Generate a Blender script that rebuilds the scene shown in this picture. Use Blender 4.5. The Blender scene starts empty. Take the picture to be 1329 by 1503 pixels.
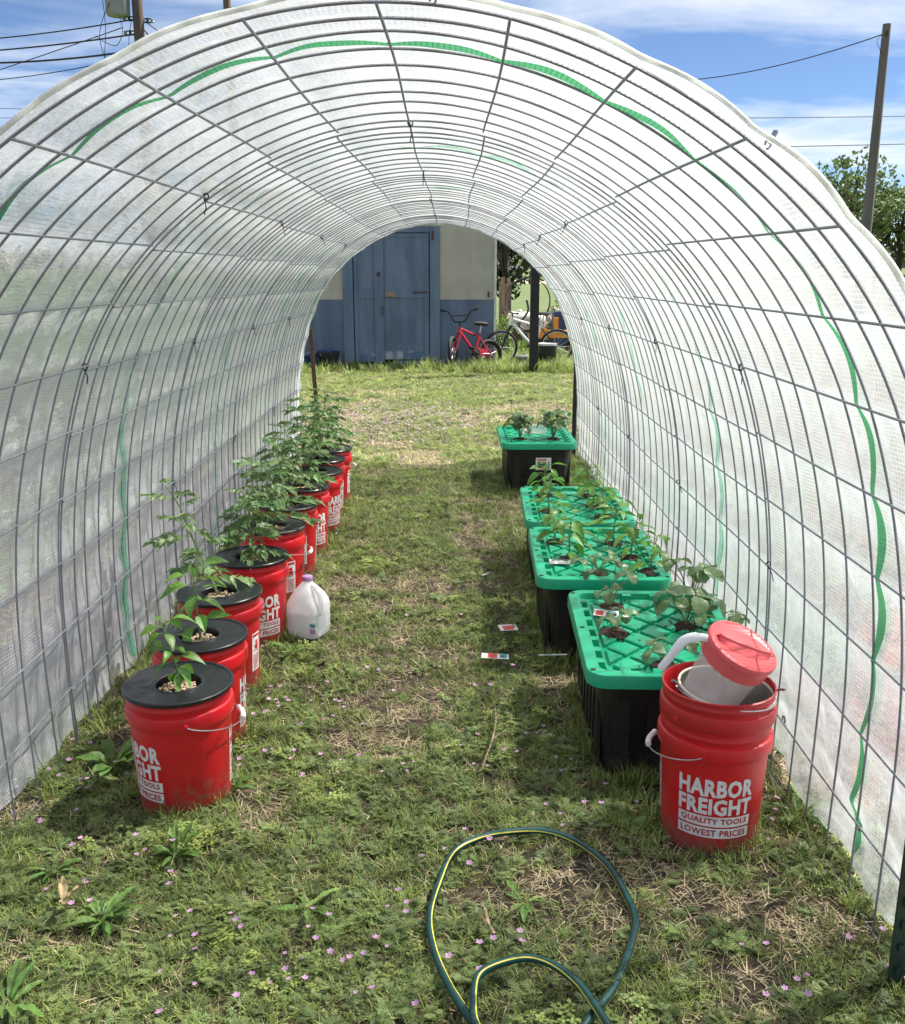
import bpy, bmesh, math, random
import numpy as np
from mathutils import Vector, Matrix, Euler

# ------------------------------------------------------------------ camera, sky, sun, exposure
S = bpy.context.scene
F_PX, CX, CY, CAM_H = 1410.0, 664.5, 751.5, 1.49
PITCH = math.atan(356 / F_PX)
cam_d = bpy.data.cameras.new('camera'); cam = bpy.data.objects.new('camera', cam_d)
S.collection.objects.link(cam); S.camera = cam
cam_d.sensor_fit = 'HORIZONTAL'; cam_d.sensor_width = 36.0; cam_d.lens = 36.0 * F_PX / 1329.0
cam_d.clip_start = 0.05; cam_d.clip_end = 3000
cam.location = (0, 0, CAM_H); cam.rotation_euler = (math.pi / 2 - PITCH, 0, 0)

SUN_VEC = Vector((0.60, 0.27, 1.0)).normalized()
SUN_EL = math.asin(SUN_VEC.z); SUN_ROT = math.atan2(SUN_VEC.x, SUN_VEC.y)
W = bpy.data.worlds.new('World'); S.world = W; W.use_nodes = True
nt = W.node_tree; nt.nodes.clear()
def wn(t, **k):
    n = nt.nodes.new(t)
    for a, b in k.items(): setattr(n, a, b)
    return n
w_out = wn('ShaderNodeOutputWorld'); w_bg = wn('ShaderNodeBackground'); w_bg.inputs[1].default_value = 0.050
w_sky = wn('ShaderNodeTexSky', sky_type='NISHITA', sun_disc=False, sun_elevation=SUN_EL, sun_rotation=SUN_ROT,
           altitude=2600, air_density=0.85, dust_density=0.2, ozone_density=4.5)
w_tc = wn('ShaderNodeTexCoord'); w_sep = wn('ShaderNodeSeparateXYZ')
w_zmax = wn('ShaderNodeMath', operation='MAXIMUM'); w_zmax.inputs[1].default_value = 0.0
w_add = wn('ShaderNodeMath', operation='ADD'); w_add.inputs[1].default_value = 0.13
w_dx = wn('ShaderNodeMath', operation='DIVIDE'); w_dy = wn('ShaderNodeMath', operation='DIVIDE')
w_com = wn('ShaderNodeCombineXYZ'); w_map = wn('ShaderNodeMapping')
w_map.inputs['Scale'].default_value = (0.75, 1.5, 1); w_map.inputs['Rotation'].default_value = (0, 0, 0.45)
w_map.inputs['Location'].default_value = (1.3, 0.35, 0)
w_no = wn('ShaderNodeTexNoise'); w_no.inputs['Scale'].default_value = 1.15; w_no.inputs['Detail'].default_value = 9
w_no.inputs['Roughness'].default_value = 0.55; w_no.inputs['Distortion'].default_value = 0.5
w_rmp = wn('ShaderNodeValToRGB'); w_rmp.color_ramp.elements[0].position = 0.40; w_rmp.color_ramp.elements[1].position = 0.66
w_mul = wn('ShaderNodeMath', operation='MULTIPLY'); w_mul.inputs[1].default_value = 0.85
w_mix = wn('ShaderNodeMixRGB'); w_mix.inputs[2].default_value = (7.6, 7.9, 8.4, 1)
L = nt.links.new
L(w_tc.outputs['Generated'], w_sep.inputs[0]); L(w_sep.outputs['Z'], w_zmax.inputs[0]); L(w_zmax.outputs[0], w_add.inputs[0])
L(w_sep.outputs['X'], w_dx.inputs[0]); L(w_add.outputs[0], w_dx.inputs[1])
L(w_sep.outputs['Y'], w_dy.inputs[0]); L(w_add.outputs[0], w_dy.inputs[1])
L(w_dx.outputs[0], w_com.inputs[0]); L(w_dy.outputs[0], w_com.inputs[1]); L(w_com.outputs[0], w_map.inputs[0])
L(w_map.outputs[0], w_no.inputs['Vector']); L(w_no.outputs['Fac'], w_rmp.inputs[0]); L(w_rmp.outputs[0], w_mul.inputs[0])
L(w_mul.outputs[0], w_mix.inputs[0]); L(w_sky.outputs[0], w_mix.inputs[1]); L(w_mix.outputs[0], w_bg.inputs[0]); L(w_bg.outputs[0], w_out.inputs[0])

sun_d = bpy.data.lights.new('sun', 'SUN'); sun = bpy.data.objects.new('sun', sun_d); S.collection.objects.link(sun)
sun_d.energy = 5.0; sun_d.angle = math.radians(0.53); sun_d.color = (1.0, 0.95, 0.87)
sun.rotation_euler = (-SUN_VEC).to_track_quat('-Z', 'Y').to_euler(); sun.location = (20, 9, 33)

S.view_settings.view_transform = 'Standard'; S.view_settings.look = 'None'
S.view_settings.gamma = 1; S.view_settings.exposure = 1.58; S.view_settings.use_curve_mapping = False
S.cycles.use_denoising = True
S.cycles.use_adaptive_sampling = True; S.cycles.adaptive_threshold = 0.02; S.cycles.adaptive_min_samples = 16
S.cycles.max_bounces = 6; S.cycles.transparent_max_bounces = 14
S.cycles.diffuse_bounces = 3; S.cycles.glossy_bounces = 3; S.cycles.transmission_bounces = 6
S.cycles.sample_clamp_indirect = 6.0

# ------------------------------------------------------------------ pixel helpers
SN, CS = math.sin(PITCH), math.cos(PITCH)
def ray(px, py):
    u = (px - CX) / F_PX; v = (py - CY) / F_PX
    return Vector((u, CS - v * SN, -(v * CS + SN)))
def PZ(px, py, z=0.03):                 # point on a level plane (ground, lid top)
    d = ray(px, py); k = (z - CAM_H) / d.z
    return Vector((0, 0, CAM_H)) + d * k
def PY(px, py, Y):                      # point on an upright plane at a known distance
    d = ray(px, py); k = Y / d.y
    return Vector((0, 0, CAM_H)) + d * k

rnd = random.Random(7); rng = np.random.default_rng(11)
COL = S.collection

# ------------------------------------------------------------------ materials
def rgb(c): return (c[0], c[1], c[2], 1.0)
def mat(name, col, rough=0.5, metal=0.0, var=0.0, vscale=8.0, bump=0.0, bscale=60.0, spec=0.5, col2=None, lo=0.4, hi=0.6,
        detail=4.0, trans=0.0, inst=0.0, stretch=None):
    m = bpy.data.materials.new(name); m.use_nodes = True
    t = m.node_tree; b = t.nodes['Principled BSDF']; o = t.nodes['Material Output']
    b.inputs['Base Color'].default_value = rgb(col); b.inputs['Roughness'].default_value = rough
    b.inputs['Metallic'].default_value = metal; b.inputs['Specular IOR Level'].default_value = spec
    tc = t.nodes.new('ShaderNodeTexCoord'); vec = tc.outputs['Object']
    if stretch:
        mp = t.nodes.new('ShaderNodeMapping'); mp.inputs['Scale'].default_value = stretch
        t.links.new(vec, mp.inputs[0]); vec = mp.outputs[0]
    colsock = None
    if col2 is not None or var > 0:
        n = t.nodes.new('ShaderNodeTexNoise'); n.inputs['Scale'].default_value = vscale; n.inputs['Detail'].default_value = detail
        t.links.new(vec, n.inputs['Vector'])
        r = t.nodes.new('ShaderNodeValToRGB'); r.color_ramp.elements[0].position = lo; r.color_ramp.elements[1].position = hi
        if col2 is None:
            r.color_ramp.elements[0].color = rgb([c * (1 - var) for c in col]); r.color_ramp.elements[1].color = rgb([min(1, c * (1 + var)) for c in col])
        else:
            r.color_ramp.elements[0].color = rgb(col); r.color_ramp.elements[1].color = rgb(col2)
        t.links.new(n.outputs['Fac'], r.inputs[0]); colsock = r.outputs[0]
    if inst > 0:
        oi = t.nodes.new('ShaderNodeObjectInfo'); hs = t.nodes.new('ShaderNodeHueSaturation')
        mr = t.nodes.new('ShaderNodeMapRange'); mr.inputs['To Min'].default_value = 1 - inst; mr.inputs['To Max'].default_value = 1 + inst
        t.links.new(oi.outputs['Random'], mr.inputs[0]); t.links.new(mr.outputs[0], hs.inputs['Value'])
        mh = t.nodes.new('ShaderNodeMath'); mh.operation = 'MULTIPLY_ADD'; mh.inputs[1].default_value = 7.31; mh.inputs[2].default_value = 0
        fr = t.nodes.new('ShaderNodeMath'); fr.operation = 'FRACT'; t.links.new(oi.outputs['Random'], mh.inputs[0]); t.links.new(mh.outputs[0], fr.inputs[0])
        m2 = t.nodes.new('ShaderNodeMapRange'); m2.inputs['To Min'].default_value = 0.485; m2.inputs['To Max'].default_value = 0.515
        t.links.new(fr.outputs[0], m2.inputs[0]); t.links.new(m2.outputs[0], hs.inputs['Hue'])
        if colsock is not None: t.links.new(colsock, hs.inputs['Color'])
        else: hs.inputs['Color'].default_value = rgb(col)
        colsock = hs.outputs[0]
    if colsock is not None: t.links.new(colsock, b.inputs['Base Color'])
    if bump > 0:
        n2 = t.nodes.new('ShaderNodeTexNoise'); n2.inputs['Scale'].default_value = bscale; n2.inputs['Detail'].default_value = 5
        t.links.new(vec, n2.inputs['Vector'])
        bp = t.nodes.new('ShaderNodeBump'); bp.inputs['Strength'].default_value = bump; bp.inputs['Distance'].default_value = 0.01
        t.links.new(n2.outputs['Fac'], bp.inputs['Height']); t.links.new(bp.outputs[0], b.inputs['Normal'])
    if trans > 0:
        tr = t.nodes.new('ShaderNodeBsdfTranslucent'); mx = t.nodes.new('ShaderNodeMixShader'); mx.inputs[0].default_value = trans
        if colsock is not None: t.links.new(colsock, tr.inputs[0])
        else: tr.inputs[0].default_value = rgb(col)
        t.links.new(b.outputs[0], mx.inputs[1]); t.links.new(tr.outputs[0], mx.inputs[2]); t.links.new(mx.outputs[0], o.inputs[0])
    return m

def cover_material():
    m = bpy.data.materials.new('woven_cover'); m.use_nodes = True
    t = m.node_tree; t.nodes.clear(); Lk = t.links.new
    def N(ty, **k):
        n = t.nodes.new(ty)
        for a, b in k.items(): setattr(n, a, b)
        return n
    def mth(op, a, b=None, c=None):
        n = N('ShaderNodeMath', operation=op)
        for i, x in enumerate((a, b, c)):
            if x is None: continue
            if isinstance(x, (int, float)): n.inputs[i].default_value = x
            else: Lk(x, n.inputs[i])
        return n.outputs[0]
    uv = N('ShaderNodeUVMap'); uv.uv_map = 'UVMap'
    sp = N('ShaderNodeSeparateXYZ'); Lk(uv.outputs[0], sp.inputs[0])
    ds = N('ShaderNodeTexNoise'); ds.inputs['Scale'].default_value = 9; Lk(uv.outputs[0], ds.inputs['Vector'])
    wob = mth('MULTIPLY', ds.outputs['Fac'], 0.010)
    u = mth('ADD', sp.outputs['X'], wob); v = mth('ADD', sp.outputs['Y'], wob)
    def lines(x, pitch, w):
        fr = mth('FRACT', mth('DIVIDE', x, pitch)); d = mth('ABSOLUTE', mth('SUBTRACT', fr, 0.5))
        return mth('GREATER_THAN', d, 0.5 - w / 2)
    line = mth('MAXIMUM', lines(u, 0.0100, 0.24), lines(v, 0.0118, 0.18))
    # film haze: long bands that follow the arches, plus creases
    mp = N('ShaderNodeMapping'); mp.inputs['Scale'].default_value = (0.55, 7.5, 1); Lk(uv.outputs[0], mp.inputs[0])
    nb = N('ShaderNodeTexNoise'); nb.inputs['Scale'].default_value = 1.6; nb.inputs['Detail'].default_value = 3; Lk(mp.outputs[0], nb.inputs['Vector'])
    n3 = N('ShaderNodeTexNoise'); n3.inputs['Scale'].default_value = 3.0; n3.inputs['Detail'].default_value = 5; Lk(uv.outputs[0], n3.inputs['Vector'])
    hz = mth('ADD', mth('MULTIPLY', nb.outputs['Fac'], 0.75), mth('MULTIPLY', n3.outputs['Fac'], 0.25))
    mr = N('ShaderNodeMapRange'); mr.inputs['From Min'].default_value = 0.40; mr.inputs['From Max'].default_value = 0.60
    mr.inputs['To Min'].default_value = 0.12; mr.inputs['To Max'].default_value = 0.55; Lk(hz, mr.inputs[0])
    op = N('ShaderNodeMix'); op.data_type = 'FLOAT'; Lk(line, op.inputs[0]); Lk(mr.outputs[0], op.inputs[2]); op.inputs[3].default_value = 0.96
    lf = N('ShaderNodeLayerWeight'); lf.inputs[0].default_value = 0.5         # threads close up when the sheet is seen at a slant
    gz_ = mth('MULTIPLY', mth('POWER', lf.outputs['Facing'], 1.05), 1.0)
    opx = mth('SUBTRACT', 1.0, mth('MULTIPLY', mth('SUBTRACT', 1.0, op.outputs[0]), mth('SUBTRACT', 1.0, gz_)))
    tr = N('ShaderNodeBsdfTransparent'); tr.inputs[0].default_value = (0.98, 0.985, 0.98, 1)
    tl = N('ShaderNodeBsdfTranslucent'); df = N('ShaderNodeBsdfDiffuse'); gl = N('ShaderNodeBsdfGlossy')
    tl.inputs[0].default_value = (0.82, 0.85, 0.89, 1); df.inputs[0].default_value = (0.93, 0.96, 0.99, 1)
    gl.inputs[0].default_value = (0.9, 0.9, 0.9, 1); gl.inputs['Roughness'].default_value = 0.28
    a = N('ShaderNodeMixShader'); a.inputs[0].default_value = 0.54; Lk(tl.outputs[0], a.inputs[1]); Lk(df.outputs[0], a.inputs[2])
    lw = N('ShaderNodeLayerWeight'); lw.inputs[0].default_value = 0.25
    g = N('ShaderNodeMixShader'); Lk(mth('MULTIPLY', lw.outputs['Fresnel'], 0.5), g.inputs[0]); Lk(a.outputs[0], g.inputs[1]); Lk(gl.outputs[0], g.inputs[2])
    bp = N('ShaderNodeBump'); bp.inputs['Strength'].default_value = 0.8; bp.inputs['Distance'].default_value = 0.015
    n4 = N('ShaderNodeTexNoise'); n4.inputs['Scale'].default_value = 14; n4.inputs['Detail'].default_value = 4; Lk(uv.outputs[0], n4.inputs['Vector'])
    Lk(n4.outputs['Fac'], bp.inputs['Height'])
    for s in (tl, df, gl): Lk(bp.outputs[0], s.inputs['Normal'])
    f = N('ShaderNodeMixShader'); Lk(opx, f.inputs[0]); Lk(tr.outputs[0], f.inputs[1]); Lk(g.outputs[0], f.inputs[2])
    o = N('ShaderNodeOutputMaterial'); Lk(f.outputs[0], o.inputs[0])
    return m

def clear_material(name, col, alpha, rough=0.2, tl=0.5):
    m = bpy.data.materials.new(name); m.use_nodes = True
    t = m.node_tree; b = t.nodes['Principled BSDF']; o = t.nodes['Material Output']
    b.inputs['Base Color'].default_value = rgb(col); b.inputs['Roughness'].default_value = rough
    tr = t.nodes.new('ShaderNodeBsdfTransparent'); tlu = t.nodes.new('ShaderNodeBsdfTranslucent'); tlu.inputs[0].default_value = rgb(col)
    m1 = t.nodes.new('ShaderNodeMixShader'); m1.inputs[0].default_value = tl
    m2 = t.nodes.new('ShaderNodeMixShader'); m2.inputs[0].default_value = alpha
    t.links.new(b.outputs[0], m1.inputs[1]); t.links.new(tlu.outputs[0], m1.inputs[2])
    t.links.new(tr.outputs[0], m2.inputs[1]); t.links.new(m1.outputs[0], m2.inputs[2]); t.links.new(m2.outputs[0], o.inputs[0])
    return m

M = {}
M['cover'] = cover_material()
M['stripe'] = clear_material('green_tape', (0.015, 0.25, 0.085), 0.9, 0.5, 0.6)
M['stripe_pale'] = clear_material('pale_green_tape', (0.10, 0.45, 0.28), 0.65, 0.5, 0.6)
M['hem'] = mat('cover_hem', (0.78, 0.80, 0.76), 0.6, var=0.15, vscale=20, trans=0.4)
M['wire'] = mat('galvanised_wire', (0.27, 0.29, 0.325), 0.45, 0.5, col2=(0.19, 0.18, 0.18), lo=0.5, hi=0.75, vscale=12)
M['tie'] = mat('black_tie', (0.012, 0.012, 0.014), 0.45)
M['clip'] = mat('steel_clip', (0.25, 0.26, 0.27), 0.4, 0.8)
M['red'] = mat('red_bucket_plastic', (0.60, 0.008, 0.016), 0.38, col2=(0.48, 0.008, 0.014), vscale=5, bump=0.06, bscale=9)
M['red_dull'] = mat('red_bucket_plastic_dull', (0.52, 0.010, 0.018), 0.42, col2=(0.42, 0.012, 0.016), vscale=6, bump=0.06, bscale=9)
M['print'] = mat('white_print', (0.74, 0.72, 0.72), 0.5, col2=(0.66, 0.62, 0.62), vscale=30)
M['lid'] = mat('black_lid_plastic', (0.010, 0.011, 0.013), 0.33, col2=(0.16, 0.165, 0.16), vscale=70, lo=0.66, hi=0.80, detail=8, bump=0.1, bscale=40)
M['lid_dusty'] = mat('dusty_black_lid', (0.014, 0.014, 0.014), 0.5, col2=(0.10, 0.095, 0.08), vscale=28, lo=0.45, hi=0.75, detail=8)
M['pebble'] = mat('clay_pebble', (0.36, 0.24, 0.14), 0.8, col2=(0.50, 0.40, 0.28), vscale=60)
M['grip'] = mat('white_plastic', (0.72, 0.71, 0.68), 0.45)
M['bail'] = mat('bail_wire', (0.55, 0.55, 0.54), 0.3, 0.85)
M['tub'] = mat('black_tub_plastic', (0.0075, 0.0080, 0.009), 0.42, var=0.3, vscale=5)
M['green'] = mat('green_lid_plastic', (0.006, 0.37, 0.185), 0.36, col2=(0.006, 0.31, 0.155), vscale=4, bump=0.05, bscale=14)
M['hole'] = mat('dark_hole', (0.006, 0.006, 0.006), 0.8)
M['soil'] = mat('potting_soil', (0.020, 0.013, 0.009), 0.95, col2=(0.07, 0.04, 0.025), vscale=90, bump=0.9, bscale=120)
M['pepper'] = mat('pepper_leaf', (0.125, 0.27, 0.045), 0.42, var=0.3, vscale=14, trans=0.35, inst=0.25)
M['tomato'] = mat('tomato_leaf', (0.135, 0.225, 0.075), 0.5, var=0.3, vscale=14, trans=0.3, inst=0.3)
M['strawb'] = mat('strawberry_leaf', (0.15, 0.23, 0.10), 0.38, var=0.3, vscale=20, trans=0.3, inst=0.25)
M['stem'] = mat('green_stem', (0.12, 0.20, 0.06), 0.5, var=0.25, vscale=20)
M['stem_red'] = mat('reddish_stem', (0.22, 0.13, 0.06), 0.5, var=0.25, vscale=20)
M['jug'] = clear_material('milky_plastic', (0.92, 0.93, 0.94), 0.92, 0.3, 0.5)
M['water'] = clear_material('jug_water', (0.68, 0.73, 0.76), 0.6, 0.1, 0.5)
M['lilac'] = mat('lilac_cap', (0.45, 0.24, 0.52), 0.4)
M['clear'] = clear_material('clear_plastic', (0.80, 0.76, 0.75), 0.30, 0.15, 0.3)
M['pink'] = mat('pink_red_lid', (0.80, 0.13, 0.14), 0.38, col2=(0.72, 0.10, 0.11), vscale=7, trans=0.15)
M['white_h'] = clear_material('white_handle', (0.84, 0.86, 0.90), 0.95, 0.35, 0.35)
M['enamel'] = mat('grey_pot', (0.42, 0.41, 0.38), 0.3, 0.65, var=0.15, vscale=10)
M['cream_rim'] = mat('cream_rim', (0.66, 0.60, 0.48), 0.4)
M['hose'] = mat('green_hose', (0.004, 0.045, 0.043), 0.36, var=0.2, vscale=15)
M['yellow'] = mat('yellow_stripe', (0.70, 0.62, 0.08), 0.45)
M['tpost'] = mat('green_post_paint', (0.010, 0.028, 0.018), 0.5, var=0.3, vscale=20)
M['black_paint'] = mat('black_steel', (0.006, 0.006, 0.007), 0.5, var=0.3, vscale=8)
M['rusty'] = mat('rusty_steel', (0.055, 0.035, 0.025), 0.75, col2=(0.10, 0.05, 0.03), vscale=25)
M['twig'] = mat('dry_twig', (0.30, 0.21, 0.13), 0.85, var=0.3, vscale=60)
M['dead'] = mat('dead_leaf', (0.36, 0.28, 0.16), 0.8, var=0.35, vscale=60, trans=0.2)
M['weed'] = mat('weed_leaf', (0.14, 0.25, 0.055), 0.5, var=0.25, vscale=18, trans=0.35, inst=0.22)
M['g_green'] = mat('grass_blade', (0.225, 0.285, 0.075), 0.55, trans=0.35, inst=0.6)
M['g_dark'] = mat('feathery_leaf', (0.150, 0.205, 0.066), 0.6, trans=0.3, inst=0.5)
M['g_straw'] = mat('straw', (0.50, 0.41, 0.25), 0.8, trans=0.2, inst=0.3)
M['petal'] = mat('pink_petal', (0.60, 0.34, 0.57), 0.6, trans=0.35, inst=0.2)
M['paper'] = mat('paper_white', (0.74, 0.73, 0.70), 0.6, var=0.06, vscale=30)
M['tag_red'] = mat('tag_red', (0.62, 0.05, 0.04), 0.5); M['tag_green'] = mat('tag_green', (0.10, 0.28, 0.10), 0.5)
M['tag_dark'] = mat('tag_dark', (0.03, 0.03, 0.03), 0.5); M['tag_teal'] = mat('tag_teal', (0.05, 0.35, 0.33), 0.5)
M['shed_blue'] = mat('blue_shed_paint', (0.125, 0.175, 0.25), 0.65, col2=(0.085, 0.125, 0.19), vscale=4, bump=0.12, bscale=40, stretch=(1, 1, 0.25))
M['door_blue'] = mat('blue_door_paint', (0.135, 0.19, 0.27), 0.6, col2=(0.09, 0.135, 0.20), vscale=5, bump=0.15, bscale=50, stretch=(1, 1, 0.2))
M['shed_cream'] = mat('cream_shed_paint', (0.45, 0.43, 0.345), 0.7, col2=(0.39, 0.375, 0.30), vscale=3, bump=0.08, bscale=30)
M['worn'] = mat('worn_paint', (0.12, 0.18, 0.28), 0.8, col2=(0.42, 0.44, 0.45), vscale=7, lo=0.48, hi=0.62, stretch=(1, 1, 0.5))
M['trim'] = mat('pale_trim', (0.62, 0.62, 0.56), 0.6, var=0.1, vscale=9)
M['roof'] = mat('roof_metal', (0.35, 0.36, 0.37), 0.45, 0.5, var=0.15, vscale=3)
M['hasp'] = mat('rusty_hasp', (0.20, 0.13, 0.07), 0.7, col2=(0.32, 0.26, 0.18), vscale=30)
M['wood'] = mat('weathered_wood', (0.16, 0.12, 0.09), 0.9, col2=(0.27, 0.22, 0.17), vscale=14, stretch=(1, 1, 0.15), bump=0.5, bscale=30)
M['pole'] = mat('pole_wood', (0.075, 0.055, 0.045), 0.9, col2=(0.12, 0.09, 0.075), vscale=5, stretch=(1, 1, 0.1), bump=0.4, bscale=20)
M['pole_grey'] = mat('grey_pole_wood', (0.12, 0.105, 0.10), 0.9, col2=(0.17, 0.15, 0.14), vscale=5, stretch=(1, 1, 0.1))
M['steel'] = mat('transformer_grey', (0.24, 0.26, 0.26), 0.5, 0.2, var=0.1, vscale=3)
M['cable'] = mat('cable_black', (0.02, 0.02, 0.025), 0.6)
M['tyre'] = mat('tyre_rubber', (0.015, 0.015, 0.016), 0.8)
M['rim_m'] = mat('alloy_rim', (0.55, 0.56, 0.57), 0.35, 0.6)
M['bike_red'] = mat('bike_red', (0.36, 0.010, 0.025), 0.3); M['bike_white'] = mat('bike_silver', (0.62, 0.64, 0.65), 0.35, 0.3)
M['orange'] = mat('orange_paint', (0.78, 0.28, 0.025), 0.5, col2=(0.66, 0.22, 0.02), vscale=8)
M['navy'] = mat('navy_plastic', (0.02, 0.06, 0.16), 0.45, var=0.2, vscale=6)
M['tank'] = mat('white_tank', (0.50, 0.50, 0.48), 0.5, col2=(0.36, 0.36, 0.35), vscale=6)
M['rock'] = mat('rubble', (0.26, 0.20, 0.17), 0.9, col2=(0.42, 0.34, 0.29), vscale=5, bump=0.5, bscale=12)
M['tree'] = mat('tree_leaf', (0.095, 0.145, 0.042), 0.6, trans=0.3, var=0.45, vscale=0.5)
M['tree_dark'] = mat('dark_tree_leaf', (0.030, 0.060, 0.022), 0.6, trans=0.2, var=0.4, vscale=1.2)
M['bark'] = mat('bark', (0.07, 0.055, 0.045), 0.95, var=0.3, vscale=8, stretch=(1, 1, 0.2))
M['car'] = mat('white_car_paint', (0.75, 0.76, 0.77), 0.25); M['glass'] = mat('car_glass', (0.03, 0.05, 0.08), 0.1)
M['gravel'] = mat('gravel_road', (0.45, 0.38, 0.28), 0.9, col2=(0.52, 0.45, 0.34), vscale=2)
M['scrub'] = mat('far_scrub', (0.14, 0.135, 0.07), 0.9, var=0.35, vscale=0.15)
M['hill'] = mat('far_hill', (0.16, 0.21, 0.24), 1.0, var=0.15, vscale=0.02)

def add_dirt(m, zt, dirt=(0.16, 0.12, 0.08), amount=0.75):
    t = m.node_tree; b = t.nodes['Principled BSDF']; Lk = t.links.new
    src = b.inputs['Base Color'].links[0].from_socket
    tc = t.nodes.new('ShaderNodeTexCoord'); sp = t.nodes.new('ShaderNodeSeparateXYZ'); Lk(tc.outputs['Object'], sp.inputs[0])
    mr = t.nodes.new('ShaderNodeMapRange'); mr.inputs['From Min'].default_value = zt; mr.inputs['From Max'].default_value = 0.0; Lk(sp.outputs['Z'], mr.inputs[0])
    n = t.nodes.new('ShaderNodeTexNoise'); n.inputs['Scale'].default_value = 38; n.inputs['Detail'].default_value = 9; n.inputs['Roughness'].default_value = 0.75; Lk(tc.outputs['Object'], n.inputs['Vector'])
    ad = t.nodes.new('ShaderNodeMath'); ad.operation = 'ADD'; Lk(n.outputs['Fac'], ad.inputs[0])
    mm = t.nodes.new('ShaderNodeMath'); mm.operation = 'MULTIPLY'; mm.inputs[1].default_value = 0.30; Lk(mr.outputs[0], mm.inputs[0]); Lk(mm.outputs[0], ad.inputs[1])
    r = t.nodes.new('ShaderNodeMapRange'); r.inputs['From Min'].default_value = 0.60; r.inputs['From Max'].default_value = 0.80; r.inputs['To Max'].default_value = amount; Lk(ad.outputs[0], r.inputs[0])
    mx = t.nodes.new('ShaderNodeMixRGB'); mx.inputs[2].default_value = rgb(dirt); Lk(r.outputs[0], mx.inputs[0]); Lk(src, mx.inputs[1]); Lk(mx.outputs[0], b.inputs['Base Color'])
    rr_ = t.nodes.new('ShaderNodeMapRange'); rr_.inputs['To Min'].default_value = b.inputs['Roughness'].default_value; rr_.inputs['To Max'].default_value = 0.85; Lk(r.outputs[0], rr_.inputs[0]); Lk(rr_.outputs[0], b.inputs['Roughness'])
for k in ('red', 'red_dull', 'tub'): add_dirt(M[k], 0.16, amount=0.70 if k != 'tub' else 0.25)
add_dirt(M['shed_blue'], 0.5, (0.16, 0.16, 0.15), 0.5); add_dirt(M['door_blue'], 0.6, (0.30, 0.33, 0.36), 0.55); add_dirt(M['green'], 0.0, (0.10, 0.14, 0.09), 0.35)
def ground_material():
    m = bpy.data.materials.new('yard_ground'); m.use_nodes = True
    t = m.node_tree; b = t.nodes['Principled BSDF']; b.inputs['Roughness'].default_value = 0.95
    Lk = t.links.new; tc = t.nodes.new('ShaderNodeTexCoord')
    def noise(s, d=6, r=0.6):
        n = t.nodes.new('ShaderNodeTexNoise'); n.inputs['Scale'].default_value = s; n.inputs['Detail'].default_value = d
        n.inputs['Roughness'].default_value = r; Lk(tc.outputs['Object'], n.inputs['Vector']); return n.outputs['Fac']
    def ramp(f, stops):
        r = t.nodes.new('ShaderNodeValToRGB'); e = r.color_ramp.elements
        while len(e) < len(stops): e.new(0.5)
        for q, (p, c) in zip(e, stops): q.position = p; q.color = rgb(c)
        Lk(f, r.inputs[0]); return r.outputs[0]
    near = ramp(noise(26, 8, 0.7), [(0.34, (0.014, 0.010, 0.006)), (0.50, (0.055, 0.040, 0.023)), (0.64, (0.15, 0.115, 0.066))])
    far = ramp(noise(0.9, 8, 0.7), [(0.36, (0.045, 0.08, 0.018)), (0.5, (0.075, 0.11, 0.03)), (0.64, (0.12, 0.125, 0.045))])
    sp = t.nodes.new('ShaderNodeSeparateXYZ'); Lk(tc.outputs['Object'], sp.inputs[0])
    mr = t.nodes.new('ShaderNodeMapRange'); mr.inputs['From Min'].default_value = 8; mr.inputs['From Max'].default_value = 22
    Lk(sp.outputs['Y'], mr.inputs[0])
    mx = t.nodes.new('ShaderNodeMixRGB'); Lk(mr.outputs[0], mx.inputs[0]); Lk(near, mx.inputs[1]); Lk(far, mx.inputs[2])
    Lk(mx.outputs[0], b.inputs['Base Color'])
    bp = t.nodes.new('ShaderNodeBump'); bp.inputs['Strength'].default_value = 0.8; bp.inputs['Distance'].default_value = 0.02
    Lk(noise(55, 6, 0.7), bp.inputs['Height']); Lk(bp.outputs[0], b.inputs['Normal'])
    return m
M['ground'] = ground_material()

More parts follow.
